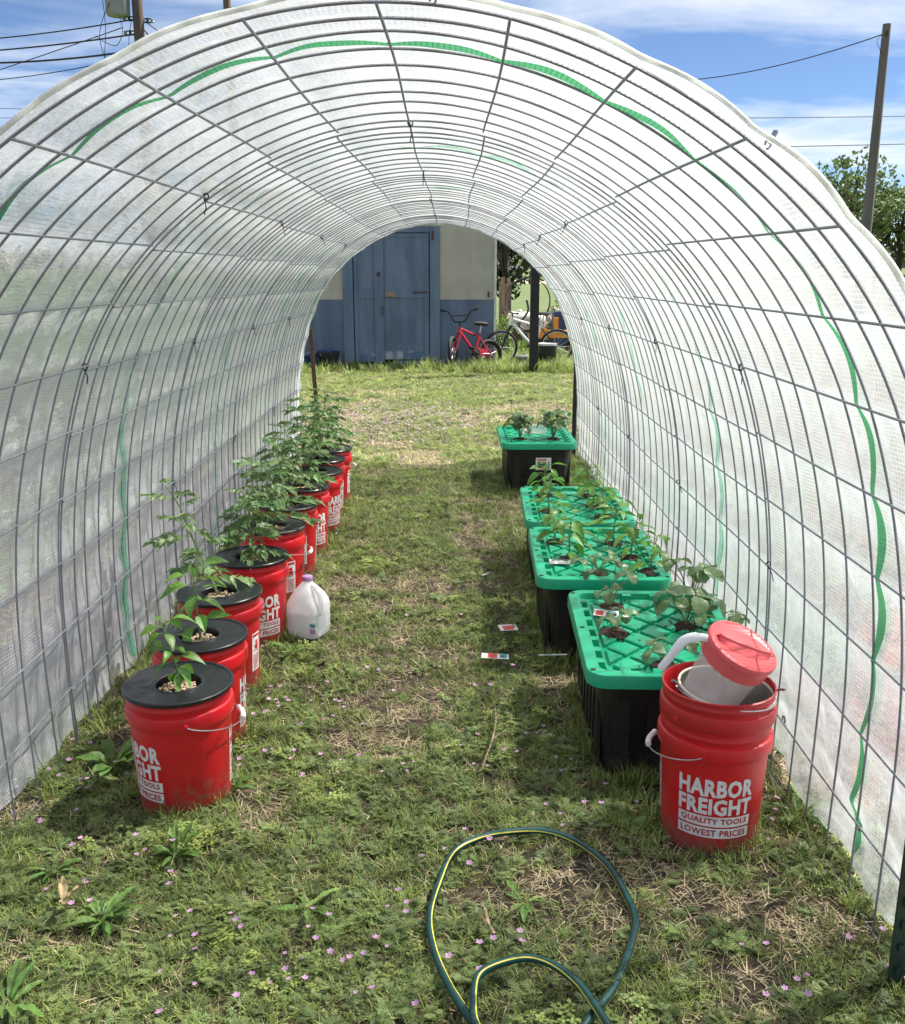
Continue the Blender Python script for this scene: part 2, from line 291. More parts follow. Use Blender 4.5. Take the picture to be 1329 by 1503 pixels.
# ------------------------------------------------------------------ mesh builder
class MB:
    def __init__(self): self.v = []; self.f = []
    def add(self, vs, fs, mtx=None):
        o = len(self.v)
        self.v.extend([tuple(mtx @ Vector(p)) for p in vs] if mtx is not None else [tuple(p) for p in vs])
        self.f.extend([tuple(i + o for i in q) for q in fs]); return self
    def box(self, c, s, mtx=None, taper=0.0):
        x, y, z = s[0] / 2, s[1] / 2, s[2] / 2; k = 1 - taper
        vs = [(-x, -y, -z), (x, -y, -z), (x, y, -z), (-x, y, -z), (-x*k, -y*k, z), (x*k, -y*k, z), (x*k, y*k, z), (-x*k, y*k, z)]
        vs = [(a + c[0], b + c[1], d + c[2]) for a, b, d in vs]
        return self.add(vs, [(3, 2, 1, 0), (4, 5, 6, 7), (0, 1, 5, 4), (1, 2, 6, 5), (2, 3, 7, 6), (3, 0, 4, 7)], mtx)
    def rbox(self, c, s, b=0.004, mtx=None):       # box with chamfered edges
        bm = bmesh.new(); bmesh.ops.create_cube(bm, size=1)
        bmesh.ops.scale(bm, vec=s, verts=bm.verts); bmesh.ops.bevel(bm, geom=bm.edges[:], offset=b, segments=2, affect='EDGES', profile=0.6)
        bmesh.ops.translate(bm, vec=c, verts=bm.verts); bm.verts.index_update()
        r = self.add([v.co.copy() for v in bm.verts], [[v.index for v in f.verts] for f in bm.faces], mtx); bm.free(); return r
    def tube(self, pts, rad, n=8, closed=False, cap=True):
        pts = [Vector(p) for p in pts]; m = len(pts)
        if not hasattr(rad, '__len__'): rad = [rad] * m
        T = []
        for i in range(m):
            a = pts[i - 1] if (i > 0 or closed) else pts[i]; b = pts[(i + 1) % m] if (i < m - 1 or closed) else pts[i]
            T.append((b - a).normalized())
        up = Vector((0, 0, 1)) if abs(T[0].z) < 0.9 else Vector((1, 0, 0))
        nrm = T[0].cross(up).normalized(); o = len(self.v)
        for i in range(m):
            nrm = (nrm - T[i] * nrm.dot(T[i])).normalized(); bi = T[i].cross(nrm)
            for k in range(n):
                a = 2 * math.pi * k / n
                self.v.append(tuple(pts[i] + (nrm * math.cos(a) + bi * math.sin(a)) * rad[i]))
        for i in range(m if closed else m - 1):
            j = (i + 1) % m
            for k in range(n):
                k2 = (k + 1) % n; self.f.append((o + i * n + k, o + i * n + k2, o + j * n + k2, o + j * n + k))
        if cap and not closed:
            self.f.append(tuple(o + k for k in range(n))[::-1]); self.f.append(tuple(o + (m - 1) * n + k for k in range(n)))
        return self
    def lathe(self, prof, n=40, mtx=None, sq=None):     # sq: superellipse exponent and x/y scale
        vs = []; fs = []
        for r, z in prof:
            for k in range(n):
                a = 2 * math.pi * k / n; c, s = math.cos(a), math.sin(a)
                if sq:
                    e, sx, sy = sq; q = (abs(c) ** e + abs(s) ** e) ** (-1 / e); vs.append((r * c * q * sx, r * s * q * sy, z))
                else: vs.append((r * c, r * s, z))
        for i in range(len(prof) - 1):
            for k in range(n):
                k2 = (k + 1) % n; fs.append((i * n + k, i * n + k2, (i + 1) * n + k2, (i + 1) * n + k))
        return self.add(vs, fs, mtx)
    def mesh(self, name, m, smooth=False):
        me = bpy.data.meshes.new(name); me.from_pydata(self.v, [], self.f); me.update()
        if m is not None: me.materials.append(m)
        if smooth: me.polygons.foreach_set('use_smooth', [True] * len(me.polygons)); me.set_sharp_from_angle(angle=math.radians(40))
        return me
    def build(self, name, m, parent=None, smooth=False, loc=None, rot=None):
        return put(name, self.mesh(name, m, smooth), parent, loc, rot)
def catmull_(P_, per=6):
    P_ = [Vector(p) for p in P_]; out = []
    for i in range(len(P_) - 1):
        a, b_, c, d = P_[max(i-1, 0)], P_[i], P_[i+1], P_[min(i+2, len(P_)-1)]
        for k in range(per):
            t = k / per; out.append(0.5 * ((2*b_) + (c - a) * t + (2*a - 5*b_ + 4*c - d) * t*t + (-a + 3*b_ - 3*c + d) * t**3))
    return out + [P_[-1]]
def put(name, me, parent=None, loc=None, rot=None, scale=None):
    o = bpy.data.objects.new(name, me); COL.objects.link(o)
    if parent is not None: o.parent = parent
    if loc is not None: o.location = loc
    if rot is not None: o.rotation_euler = rot
    if scale is not None: o.scale = (scale,) * 3 if not hasattr(scale, '__len__') else scale
    return o
def tag(o, label=None, cat=None, group=None, kind=None):
    if label: o['label'] = label
    if cat: o['category'] = cat
    if group: o['group'] = group
    if kind: o['kind'] = kind
    return o
def thing(name, loc, label, cat, group=None, rz=0.0):
    o = bpy.data.objects.new(name, None); COL.objects.link(o); o.location = loc; o.rotation_euler = (0, 0, rz); o.empty_display_size = 0.1
    return tag(o, label, cat, group)
def vnoise(x, y, sc, seed=0):
    x = np.asarray(x) * sc + seed * 17.31; y = np.asarray(y) * sc + seed * 5.77
    xi = np.floor(x); yi = np.floor(y); fx = x - xi; fy = y - yi; fx = fx * fx * (3 - 2 * fx); fy = fy * fy * (3 - 2 * fy)
    h = lambda a, b: np.modf(np.abs(np.sin(a * 127.1 + b * 311.7) * 43758.5453))[0]
    return (h(xi, yi) * (1 - fx) + h(xi + 1, yi) * fx) * (1 - fy) + (h(xi, yi + 1) * (1 - fx) + h(xi + 1, yi + 1) * fx) * fy
def smooth01(t): t = np.clip(t, 0, 1); return t * t * (3 - 2 * t)

# ------------------------------------------------------------------ ground, road, far land
def gz(x, y):
    near = (vnoise(x, y, 2.3, 1) - 0.5) * 0.022 * (1 - smooth01((np.abs(y) - 20) / 10))
    far = 1.6 * smooth01((y - 90) / 70) + (vnoise(x, y, 0.012, 3) - 0.4) * 3.0 * smooth01((y - 140) / 200)
    return near - 0.004 + far
def axis(lo, hi, fine_lo, fine_hi, step, n):
    a = np.arange(fine_lo, fine_hi + 1e-6, step)
    l = fine_lo - (np.geomspace(1, 1 + (fine_lo - lo), n)[1:] - 1); h = fine_hi + (np.geomspace(1, 1 + (hi - fine_hi), n)[1:] - 1)
    return np.concatenate([l[::-1], a, h])
gx = axis(-1500, 1500, -4, 4, 0.1, 40); gy = axis(-60, 2200, 0, 12, 0.1, 60)
GX, GY = np.meshgrid(gx, gy); GZ = gz(GX, GY); nx, ny = len(gx), len(gy)
vs = np.stack([GX, GY, GZ], -1).reshape(-1, 3)
idx = np.arange(nx * ny).reshape(ny, nx)
fs = np.stack([idx[:-1, :-1], idx[:-1, 1:], idx[1:, 1:], idx[1:, :-1]], -1).reshape(-1, 4)
me = bpy.data.meshes.new('ground'); me.from_pydata(vs.tolist(), [], fs.tolist()); me.materials.append(M['ground'])
me.polygons.foreach_set('use_smooth', [True] * len(me.polygons))
tag(put('ground', me), kind='structure')
b = MB(); xs = np.linspace(-6, 300, 61)
for i, x in enumerate(xs):
    yc = 104 + 0.02 * x
    for d in (-4.5, 4.5): b.v.append((x, yc + d, float(gz(x, yc + d)) + 0.05))
b.f = [(2*i, 2*i+2, 2*i+3, 2*i+1) for i in range(60)]
tag(b.build('gravel_road', M['gravel']), kind='structure')
b = MB(); xs = np.linspace(-1400, 1400, 57)
for x in xs:
    h = 14 + 22 * float(vnoise(x, 0, 0.004, 9)) + 4 * float(vnoise(x, 0, 0.03, 4))
    b.v += [(x, 1600, -5), (x, 1660, h), (x, 1900, h * 1.1)]
b.f = [(3*i, 3*i+3, 3*i+4, 3*i+1) for i in range(56)] + [(3*i+1, 3*i+4, 3*i+5, 3*i+2) for i in range(56)]
tag(b.build('far_hills', M['hill'], smooth=True), kind='structure')

# ------------------------------------------------------------------ grass and weeds (uncountable: point clouds with instances)
def bl(b, base, az, L, w, lean, curl=0.5, seg=2):
    p = Vector(base); el = lean; side = Vector((-math.sin(az), math.cos(az), 0)); o = len(b.v)
    for i in range(seg + 1):
        k = w * (1 - i / seg) ** 0.7
        if i < seg: b.v += [tuple(p - side * k / 2), tuple(p + side * k / 2)]
        else: b.v.append(tuple(p))
        p = p + Vector((math.cos(az) * math.cos(el), math.sin(az) * math.cos(el), math.sin(el))) * (L / seg); el -= curl
    for i in range(seg - 1): b.f.append((o + 2*i, o + 2*i+1, o + 2*i+3, o + 2*i+2))
    b.f.append((o + 2*seg - 2, o + 2*seg - 1, o + 2*seg))
def tuft(r, n, L, w, spread, lean, curl):
    b = MB()
    for _ in range(n):
        a = r.uniform(0, 6.28); d = spread * math.sqrt(r.random())
        bl(b, (d * math.cos(a), d * math.sin(a), 0), r.uniform(0, 6.28), L * r.uniform(0.5, 1.2), w * r.uniform(0.7, 1.3), lean + r.uniform(-0.35, 0.35), curl * r.uniform(0.4, 1.4))
    return b
def frond(b, base, az, L, el):
    p = Vector(base); d = Vector((math.cos(az) * math.cos(el), math.sin(az) * math.cos(el), math.sin(el)))
    for i in range(5):
        t = 0.25 + 0.75 * i / 4; q = p + d * (L * t) + Vector((0, 0, -0.25 * L * t * t))
        for s in (-1, 1):
            bl(b, q, az + s * 1.05, L * 0.34 * (1 - 0.4 * t) + 0.003, L * 0.17, 0.15, 0.2, 1)
    bl(b, p, az, L, 0.0022, el, 0.25, 2)
def feather(r, n, L):
    b = MB()
    for k in range(n): frond(b, (r.uniform(-.012, .012), r.uniform(-.012, .012), 0.004), r.uniform(0, 6.28), L * r.uniform(0.6, 1.15), r.uniform(0.15, 0.85))
    return b
def clover(r, n, R):
    b = MB()
    for k in range(n):
        a = r.uniform(0, 6.28); d = R * math.sqrt(r.random()); z = r.uniform(0.012, 0.035); s = r.uniform(0.005, 0.009)
        c = Vector((d * math.cos(a), d * math.sin(a), z)); t = r.uniform(0, 2)
        for q in range(3):
            an = t + q * 2.094; u = Vector((math.cos(an), math.sin(an), r.uniform(-.3, .3))); v = Vector((-math.sin(an), math.cos(an), 0))
            o = len(b.v); b.v += [tuple(c), tuple(c + u*s + v*s*.6), tuple(c + u*s*1.7), tuple(c + u*s - v*s*.6)]; b.f.append((o, o+1, o+2, o+3))
    return b
def flower(r):
    b = MB(); h = r.uniform(0.030, 0.045); lean = r.uniform(-.02, .02)
    for q in range(5):
        a = q * 1.2566; u = Vector((math.cos(a), math.sin(a), 0.35)); v = Vector((-math.sin(a), math.cos(a), 0)); c = Vector((lean, 0, h)); s = 0.0062
        o = len(b.v); b.v += [tuple(c), tuple(c + u*s*.8 + v*s*.5), tuple(c + u*s*1.35), tuple(c + u*s*.8 - v*s*.5)]; b.f.append((o, o+1, o+2, o+3))
    return b
def scatter(name, label, protos, m, P, scl, cat):
    c = bpy.data.collections.new('variants_' + name)
    for i, b in enumerate(protos):
        o = bpy.data.objects.new('%s_variant' % name, b.mesh(name, m)); c.objects.link(o)
    n = len(P); me = bpy.data.meshes.new(name); me.vertices.add(n); me.vertices.foreach_set('co', P.astype(np.float32).ravel())
    a = me.attributes.new('rot', 'FLOAT_VECTOR', 'POINT')
    R = np.stack([rng.normal(0, .12, n), rng.normal(0, .12, n), rng.uniform(0, 6.283, n)], -1); a.data.foreach_set('vector', R.astype(np.float32).ravel())
    a = me.attributes.new('scl', 'FLOAT', 'POINT'); a.data.foreach_set('value', scl.astype(np.float32))
    a = me.attributes.new('pick', 'INT', 'POINT'); a.data.foreach_set('value', rng.integers(0, len(protos), n).astype(np.int32))
    o = put(name, me); tag(o, label, cat, kind='stuff')
    g = bpy.data.node_groups.new('scatter_' + name, 'GeometryNodeTree')
    g.interface.new_socket('Geometry', in_out='INPUT', socket_type='NodeSocketGeometry'); g.interface.new_socket('Geometry', in_out='OUTPUT', socket_type='NodeSocketGeometry')
    N = g.nodes.new; gi = N('NodeGroupInput'); go = N('NodeGroupOutput'); ip = N('GeometryNodeInstanceOnPoints'); ci = N('GeometryNodeCollectionInfo')
    ci.inputs['Collection'].default_value = c; ci.inputs['Separate Children'].default_value = True; ci.inputs['Reset Children'].default_value = True
    def na(nm, ty):
        q = N('GeometryNodeInputNamedAttribute'); q.data_type = ty; q.inputs['Name'].default_value = nm; return q.outputs['Attribute']
    k = g.links.new; k(gi.outputs[0], ip.inputs['Points']); k(ci.outputs[0], ip.inputs['Instance']); ip.inputs['Pick Instance'].default_value = True
    k(na('pick', 'INT'), ip.inputs['Instance Index']); k(na('rot', 'FLOAT_VECTOR'), ip.inputs['Rotation']); k(na('scl', 'FLOAT'), ip.inputs['Scale'])
    k(ip.outputs[0], go.inputs[0])
    md = o.modifiers.new('scatter', 'NODES'); md.node_group = g
    return o

BUCKETS = [(-0.767, 2.485), (-0.802, 2.847), (-0.837, 3.265), (-0.814, 3.705), (-0.814, 4.184), (-0.815, 4.601), (-0.807, 5.002), (-0.785, 5.397), (-0.808, 5.767), (-0.802, 6.114)]
TUBS = [(0.665, 2.955, -0.035), (0.592, 3.85, -0.03), (0.612, 4.70, -0.03), (0.590, 6.78, 0.0)]     # centre x, centre y, turn
RBUCKET = (0.705, 2.36)
BUCKETS = [(x * 1.016, y * 1.018) for x, y in BUCKETS]
def clear_of(x, y):
    k = np.ones(len(x), bool)
    for bx, by in BUCKETS + [RBUCKET]: k &= (x - bx) ** 2 + (y - by) ** 2 > 0.128 ** 2
    for tx, ty, _ in TUBS: k &= ~((np.abs(x - tx) < 0.20) & (np.abs(y - ty) < 0.32))
    k &= ~((x > -3.2) & (x < 0.62) & (y > 15.35) & (y < 19.4))
    return k
def pts(n, x0, x1, y0, y1): return rng.uniform(x0, x1, n), rng.uniform(y0, y1, n)
def zone(dens, keep, bands):
    X = []; Y = []
    for x0, x1, y0, y1, d in bands:
        n = int((x1 - x0) * (y1 - y0) * d * dens); x, y = pts(n, x0, x1, y0, y1); X.append(x); Y.append(y)
    x = np.concatenate(X); y = np.concatenate(Y)
    cone = np.abs(x) < 0.55 * y + 0.7
    k = clear_of(x, y) & cone & (rng.random(len(x)) < keep(x, y)); x, y = x[k], y[k]
    return np.stack([x, y, gz(x, y)], -1)
BANDS = [(-1.3, 1.3, 1.1, 3.2, 1.0), (-1.3, 1.3, 3.2, 8, 0.75), (-3, -1.3, 1.5, 8, 0.22), (1.3, 3, 1.5, 8, 0.22), (-2.6, 2.6, 8, 16, 0.36), (-9, -2.6, 8, 16, 0.05), (2.6, 9, 8, 16, 0.06), (-10, 10, 16, 30, 0.03)]
def bare(x, y):      # 1 = bare or dry, 0 = lush
    n = vnoise(x, y, 2.6, 2) * 0.55 + vnoise(x, y, 7.0, 5) * 0.45
    path = np.exp(-((x + 0.12) / 0.40) ** 2) * smooth01((y - 1.9) / 1.2) * (1 - smooth01((y - 7.5) / 2.0))
    return np.clip((n - 0.50) * 4.6 + path * 0.20, 0, 1)
SZ = lambda P, a, b: rng.uniform(a, b, len(P)) * (1 + 0.035 * np.clip(P[:, 1] - 3, 0, 12))
rr = random.Random(3)
P = zone(2000, lambda x, y: 0.98 - 0.80 * bare(x, y), BANDS)
scatter('grass', 'short green grass blades covering the yard', [tuft(rr, 12, 0.040, 0.0027, 0.022, 0.80, 0.55) for _ in range(5)], M['g_green'], P, SZ(P, 0.6, 1.15), 'grass')
P = zone(1300, lambda x, y: 0.26 + 0.6 * bare(x, y), BANDS)
scatter('dry_straw', 'dry tan straw and dead grass lying on the ground', [tuft(rr, 10, 0.05, 0.0028, 0.03, 0.16, 0.12) for _ in range(4)], M['g_straw'], P, SZ(P, 0.6, 1.2), 'straw')
P = zone(620, lambda x, y: np.clip(1.05 - 1.1 * bare(x, y), 0, 1) * (0.30 + 0.7 * smooth01((3.6 - y) / 1.4)), BANDS[:5])
scatter('feathery_weeds', 'low feathery green weeds creeping over the ground', [feather(rr, 8, 0.034) for _ in range(4)], M['g_dark'], P, SZ(P, 0.6, 1.2), 'weeds')
P = zone(200, lambda x, y: np.clip(0.9 - 1.0 * bare(x, y), 0, 1) * (vnoise(x, y, 3.1, 8) > 0.5), BANDS[:5])
scatter('clover', 'patches of small clover leaves among the grass', [clover(rr, 12, 0.03) for _ in range(3)], M['g_green'], P, SZ(P, 0.7, 1.2), 'clover')
near = zone(150, lambda x, y: (vnoise(x, y, 3.2, 12) > 0.52) * (0.55 + 0.45 * (x < -0.1)) * np.clip(1.2 - bare(x, y), 0, 1), BANDS[:2])
near = near[(near[:, 1] < 3.4) | (rng.random(len(near)) < 0.25)]
far = zone(700, lambda x, y: np.clip(1.0 - ((x + 0.75) / 1.25) ** 2 - ((y - 9.6) / 1.7) ** 2, 0, 1) * 0.8 + 0.015 + 0.25 * np.clip(1 - ((x - 1.2) / 0.9) ** 2 - ((y - 9.7) / 1.2) ** 2, 0, 1), [(-2.4, 2.4, 7.2, 13, 1)])
P = np.concatenate([near, far])
scatter('pink_flowers', 'tiny pink purple wildflowers dotted through the grass', [flower(rr) for _ in range(3)], M['petal'], P, np.where(P[:, 1] > 7, 1.0, 1.0) * rng.uniform(0.7, 1.25, len(P)), 'flowers')
foot = []
for bx, by in BUCKETS + [RBUCKET]:
    for k in range(26):
        a_ = rng.uniform(0, 6.283); d_ = rng.uniform(0.132, 0.175); foot.append((bx + d_ * math.cos(a_), by + d_ * math.sin(a_), 0))
for tx, ty, _ in TUBS:
    for k in range(40):
        e_ = rng.uniform(-.36, .36); foot.append((tx - 0.215 - abs(rng.normal(0, .02)), ty + e_, 0)); foot.append((tx + e_ * .6, ty - 0.345 - abs(rng.normal(0, .02)), 0))
for k in range(420):
    y_ = rng.uniform(1.7, 7.6); foot.append((rng.choice([-1.19, 0.95]) + rng.normal(0, .03), y_, 0))
P = np.array(foot)
scatter('foot_grass', 'longer grass fringing the feet of the buckets, tubs and cover', [tuft(rr, 12, 0.075, 0.0042, 0.025, 1.05, 0.4) for _ in range(4)], M['g_green'], P, rng.uniform(0.6, 1.2, len(P)), 'grass')
P = zone(130, lambda x, y: np.where((y > 14.2), 1.0, 0.0) * np.where(x < 0.3, 0.35, 1.0), [(-2.6, 3.4, 14.2, 17.5, 1), (0.7, 5, 17, 24, 0.5)])
scatter('tall_grass', 'taller rough grass along the foot of the shed', [tuft(rr, 16, 0.20, 0.009, 0.05, 1.05, 0.35) for _ in range(4)], M['g_green'], P, rng.uniform(0.6, 1.25, len(P)), 'grass')

# ------------------------------------------------------------------ the wire arches
HALF = [(0, 1.885), (.2, 1.862), (.39, 1.797), (.565, 1.700), (.72, 1.576), (.85, 1.423), (.952, 1.240), (1.022, 1.035), (1.065, .84), (1.09, .64), (1.100, .44), (1.100, .24), (1.095, 0.0)]
XC = -0.115
def profile(off=0.0, n=196):
    h = HALF; full = [(-x, z) for x, z in h[::-1]] + h[1:]
    P = np.array(full); m = len(P)          # Catmull-Rom through the nodes
    out = []
    for i in range(m - 1):
        p0, p1, p2, p3 = P[max(i - 1, 0)], P[i], P[i + 1], P[min(i + 2, m - 1)]
        for t in np.linspace(0, 1, 24, endpoint=False):
            out.append(0.5 * ((2 * p1) + (-p0 + p2) * t + (2*p0 - 5*p1 + 4*p2 - p3) * t*t + (-p0 + 3*p1 - 3*p2 + p3) * t**3))
    out.append(P[-1]); out = np.array(out)
    s = np.concatenate([[0], np.cumsum(np.linalg.norm(np.diff(out, axis=0), axis=1))])
    u = np.linspace(0, s[-1], n); q = np.stack([np.interp(u, s, out[:, 0]), np.interp(u, s, out[:, 1])], -1)
    tan = np.gradient(q, axis=0); tan /= np.linalg.norm(tan, axis=1)[:, None]; nrm = np.stack([-tan[:, 1], tan[:, 0]], -1)
    return q + nrm * off, nrm, u
Y0, PITCH_Y = 1.60, 1.235
GAPS = np.cumsum([0, 4, 4, 5, 6, 6, 6, 6, 6, 6]); GAPS = GAPS / GAPS[-1] * 1.205
RW = 0.0028
q, nn, uu = profile(0, 150)
arch_mes = [MB().tube([(x + n_[0] * 0.004 * (float(vnoise(t_, k_, 3, 60)) - .5), 0.010 * (float(vnoise(t_, k_, 2.2, 61)) - .5), z + n_[1] * 0.004 * (float(vnoise(t_, k_, 3, 60)) - .5)) for (x, z), n_, t_ in zip(q, nn, uu)], RW, 6).mesh('line_wire', M['wire'], True) for k_ in range(5)]
qs, ns_, us = profile(-0.0057, 25)
cross_mes = [MB().tube([(0.004 * math.sin(k_ * 2 + y_ * 4) - 0.004 * math.sin(k_ * 2), y_, 0.0) for y_ in np.linspace(-0.012, GAPS[-1] + 0.012, 12)], RW, 6).mesh('cross_wire', M['wire'], True) for k_ in range(4)]
def tie_mesh():
    b = MB(); b.tube([(0.0075 * math.cos(a), 0.002 * math.sin(2*a), 0.0085 * math.sin(a)) for a in np.linspace(0, 6.28, 11)[:-1]], 0.0022, 5, closed=True)
    b.rbox((0, 0.001, -0.010), (0.007, 0.006, 0.006), 0.001); b.tube([(0, 0, -0.012), (0.006, 0.004, -0.03), (0.004, 0.008, -0.052)], 0.0018, 4); return b.mesh('cable_tie', M['tie'])
tie_me = tie_mesh()
PANEL_LBL = ['frontmost arch of wire mesh, its first wire edging the tunnel mouth', 'second arch of wire mesh from the tunnel mouth', 'middle arch of wire mesh, third of five along the tunnel',
             'fourth arch of wire mesh from the tunnel mouth', 'rearmost arch of wire mesh at the far end of the tunnel']
PZO = [0, -0.013, -0.026, -0.040, -0.052]; PSX = [0.995, 1.0, 1.005, 1.015, 1.022]
for k in range(5):
    p = thing('wire_arch', (XC, Y0 + k * PITCH_Y, PZO[k]), PANEL_LBL[k], 'wire arch', 'wire mesh arches')
    p.scale = (PSX[k], 1, 1)
    for j, g in enumerate(GAPS): put('line_wire', arch_mes[(j * 3 + k) % 5], p, (rnd.uniform(-.002, .002), float(g), 0))
    for i in range(25): put('cross_wire', cross_mes[(i * 3 + k) % 4], p, (qs[i][0], 0, qs[i][1]), (rnd.uniform(-.003, .003), 0, rnd.uniform(-.003, .003)))
    if k < 4:
        for i in (3, 6, 9, 12, 15, 18, 21):
            if rnd.random() < 0.85:
                put('cable_tie', tie_me, p, (qs[i][0], float(GAPS[-1]) - 0.002, qs[i][1]), (rnd.uniform(-.3, .3), rnd.uniform(-.4, .4), rnd.uniform(-1.5, 1.5)))

# ------------------------------------------------------------------ the cover: woven sheet over the wires
ring_y = np.array([Y0 + k * PITCH_Y + g for k in range(5) for g in GAPS])
CY0, CY1 = 1.575, 7.86
def zoff(y): return np.interp(y, [Y0 + k * PITCH_Y + 0.6 for k in range(5)], PZO)
def xsc(y): return np.interp(y, [Y0 + k * PITCH_Y + 0.6 for k in range(5)], PSX)
def puff(y):
    i = np.clip(np.searchsorted(ring_y, y) - 1, 0, len(ring_y) - 2); a, b_ = ring_y[i], ring_y[i + 1]
    t = np.clip((y - a) / np.maximum(b_ - a, 1e-3), 0, 1); return np.sin(np.pi * t) * np.clip((b_ - a) / 0.15, 0.1, 1)
def cover_point(u, y, off):     # u, y arrays -> xyz
    qx, qn, qu = profile(0, 400)
    px = np.interp(u, qu, qx[:, 0]); pz = np.interp(u, qu, qx[:, 1]); nx_ = np.interp(u, qu, qn[:, 0]); nz_ = np.interp(u, qu, qn[:, 1])
    stay = np.abs(np.sin(np.pi * u / (qu[-1] / 24)))
    low = 1 - smooth01(pz / 0.45)
    d = 0.0055 + puff(y) * (0.003 + 0.006 * stay) + 0.010 * vnoise(u, y, 3.0, 21) * stay + 0.006 * vnoise(u, y, 11, 25) * stay + low * (0.050 * vnoise(u * 0.7, y, 5.5, 22) + 0.02 * vnoise(u, y, 16, 23)) + off
    x = (px + nx_ * d) * xsc(y) + XC; z = pz + nz_ * d + zoff(y)
    z = np.where(pz < 0.35, z + (0.35 - pz) * 0.06 + low * 0.0, z)
    return np.stack([x, y + 0 * x, np.maximum(z, 0.004)], -1), qu[-1]
NU, NV = 330, 300
ulen = profile(0, 400)[2][-1]
U, V = np.meshgrid(np.linspace(0.0, ulen, NU), np.linspace(CY0, CY1, NV))
edge = (vnoise(U, V * 0, 2.2, 31) - 0.5) * 0.03
front = 1 - smooth01((V - CY0) / 0.25); back = smooth01((V - CY1 + 0.3) / 0.3)
Pc, _ = cover_point(U.ravel(), (V + edge * (front + back * 2)).ravel(), 0)
Uf = U.ravel(); 
idx = np.arange(NU * NV).reshape(NV, NU); fs = np.stack([idx[:-1, :-1], idx[:-1, 1:], idx[1:, 1:], idx[1:, :-1]], -1).reshape(-1, 4)
cov = thing('greenhouse_cover', (XC, 4.7, 0), 'white woven plastic sheet stretched over the arched wire tunnel', 'cover')
me = bpy.data.meshes.new('sheet'); me.from_pydata((Pc - np.array([XC, 4.7, 0])).tolist(), [], fs.tolist()); me.materials.append(M['cover'])
uvl = me.uv_layers.new(name='UVMap'); li = np.empty(len(me.loops), int); me.loops.foreach_get('vertex_index', li)
uvl.data.foreach_set('uv', np.stack([U.ravel()[li], V.ravel()[li]], -1).astype(np.float32).ravel())
me.polygons.foreach_set('use_smooth', [True] * len(me.polygons)); put('sheet', me, cov)
def ribbon(name, yc, wid, m, seed, u0=0.03, u1=None, wander=0.045, off=-0.0090, dl=0.2, dr=0.2):
    u = np.linspace(u0, u1 or ulen - 0.03, 320); sm = (u - ulen / 2) / (ulen / 2); y = yc + wander * (vnoise(u, u * 0, 2.4, seed) - 0.5) * 2 + np.where(sm < 0, dl, dr) * np.abs(sm) ** 1.3
    ph = np.abs(np.sin(np.pi * u / (ulen / 24))); w = wid * (0.55 + 0.45 * ph + 0.3 * vnoise(u, u * 0, 5, seed + 1))
    rows = [cover_point(u, y + k * w, off)[0] for k in (-0.5, 0, 0.5)]
    v = np.concatenate(rows) - np.array([XC, 4.7, 0]); n = len(u)
    f = [(i, i + 1, n + i + 1, n + i) for i in range(n - 1)] + [(n + i, n + i + 1, 2*n + i + 1, 2*n + i) for i in range(n - 1)]
    b = MB(); b.add(v.tolist(), f); return b.build(name, m, cov, True)
ribbon('green_stripe', 1.885, 0.026, M['stripe'], 41, wander=0.018, dl=-0.15, dr=0.27)
for i, y in enumerate((3.29, 4.71, 6.13, 7.5)): ribbon('green_stripe', y, 0.026, M['stripe_pale'] , 43 + i)
ribbon('green_stripe', 3.27, 0.007, M['stripe'], 43, off=-0.0085); 
# front hem rolled round the first wire
u = np.linspace(0, ulen, 240); e = (vnoise(u, u * 0, 2.2, 31) - 0.5) * 0.03
hp, _ = cover_point(u, CY0 + e + 0.0 * u, 0.004)
b = MB(); b.tube((hp - np.array([XC, 4.7, 0])).tolist(), list(0.0025 + 0.0035 * vnoise(u, u * 0, 9, 33)), 6); b.build('hem', M['hem'], cov, True)
hp, _ = cover_point(u, CY1 + (vnoise(u, u * 0, 2.2, 31) - 0.5) * 0.06, 0.002)
b = MB(); b.tube((hp - np.array([XC, 4.7, 0])).tolist(), 0.006, 6); b.build('hem', M['hem'], cov, True)
def clip_mesh():
    b = MB(); b.tube([(0.011 * math.cos(a), 0, 0.017 * math.sin(a)) for a in np.linspace(-1.2, 4.0, 12)], 0.003, 6); b.rbox((0.004, 0, 0.024), (0.009, 0.012, 0.03), 0.002); return b.mesh('clip', M['clip'], True)
clip_me = clip_mesh()
for u_ in (0.5 * ulen - 0.95, 0.5 * ulen + 0.085, 0.5 * ulen + 0.65, 0.5 * ulen + 1.75):
    p, _ = cover_point(np.array([u_]), np.array([CY0 + 0.012]), 0.0); p = p[0] - np.array([XC, 4.7, 0])
    i = int(u_ / ulen * 24); put('clip', clip_me, cov, p.tolist(), (0, math.atan2(ns_[i][0], ns_[i][1]), 0.6), 0.62)
# brass eyelets near the bottom hem
def eyelet(): return MB().tube([(0, 0.011 * math.cos(a), 0.011 * math.sin(a)) for a in np.linspace(0, 6.283, 13)[:-1]], 0.003, 5, closed=True).mesh('eyelet', M['clip'], True)
ey = eyelet()
for y in (2.15, 2.75, 3.6, 4.6, 5.7):
    p, _ = cover_point(np.array([ulen - 0.12]), np.array([y]), -0.006); put('eyelet', ey, cov, (p[0] - np.array([XC, 4.7, 0])).tolist())

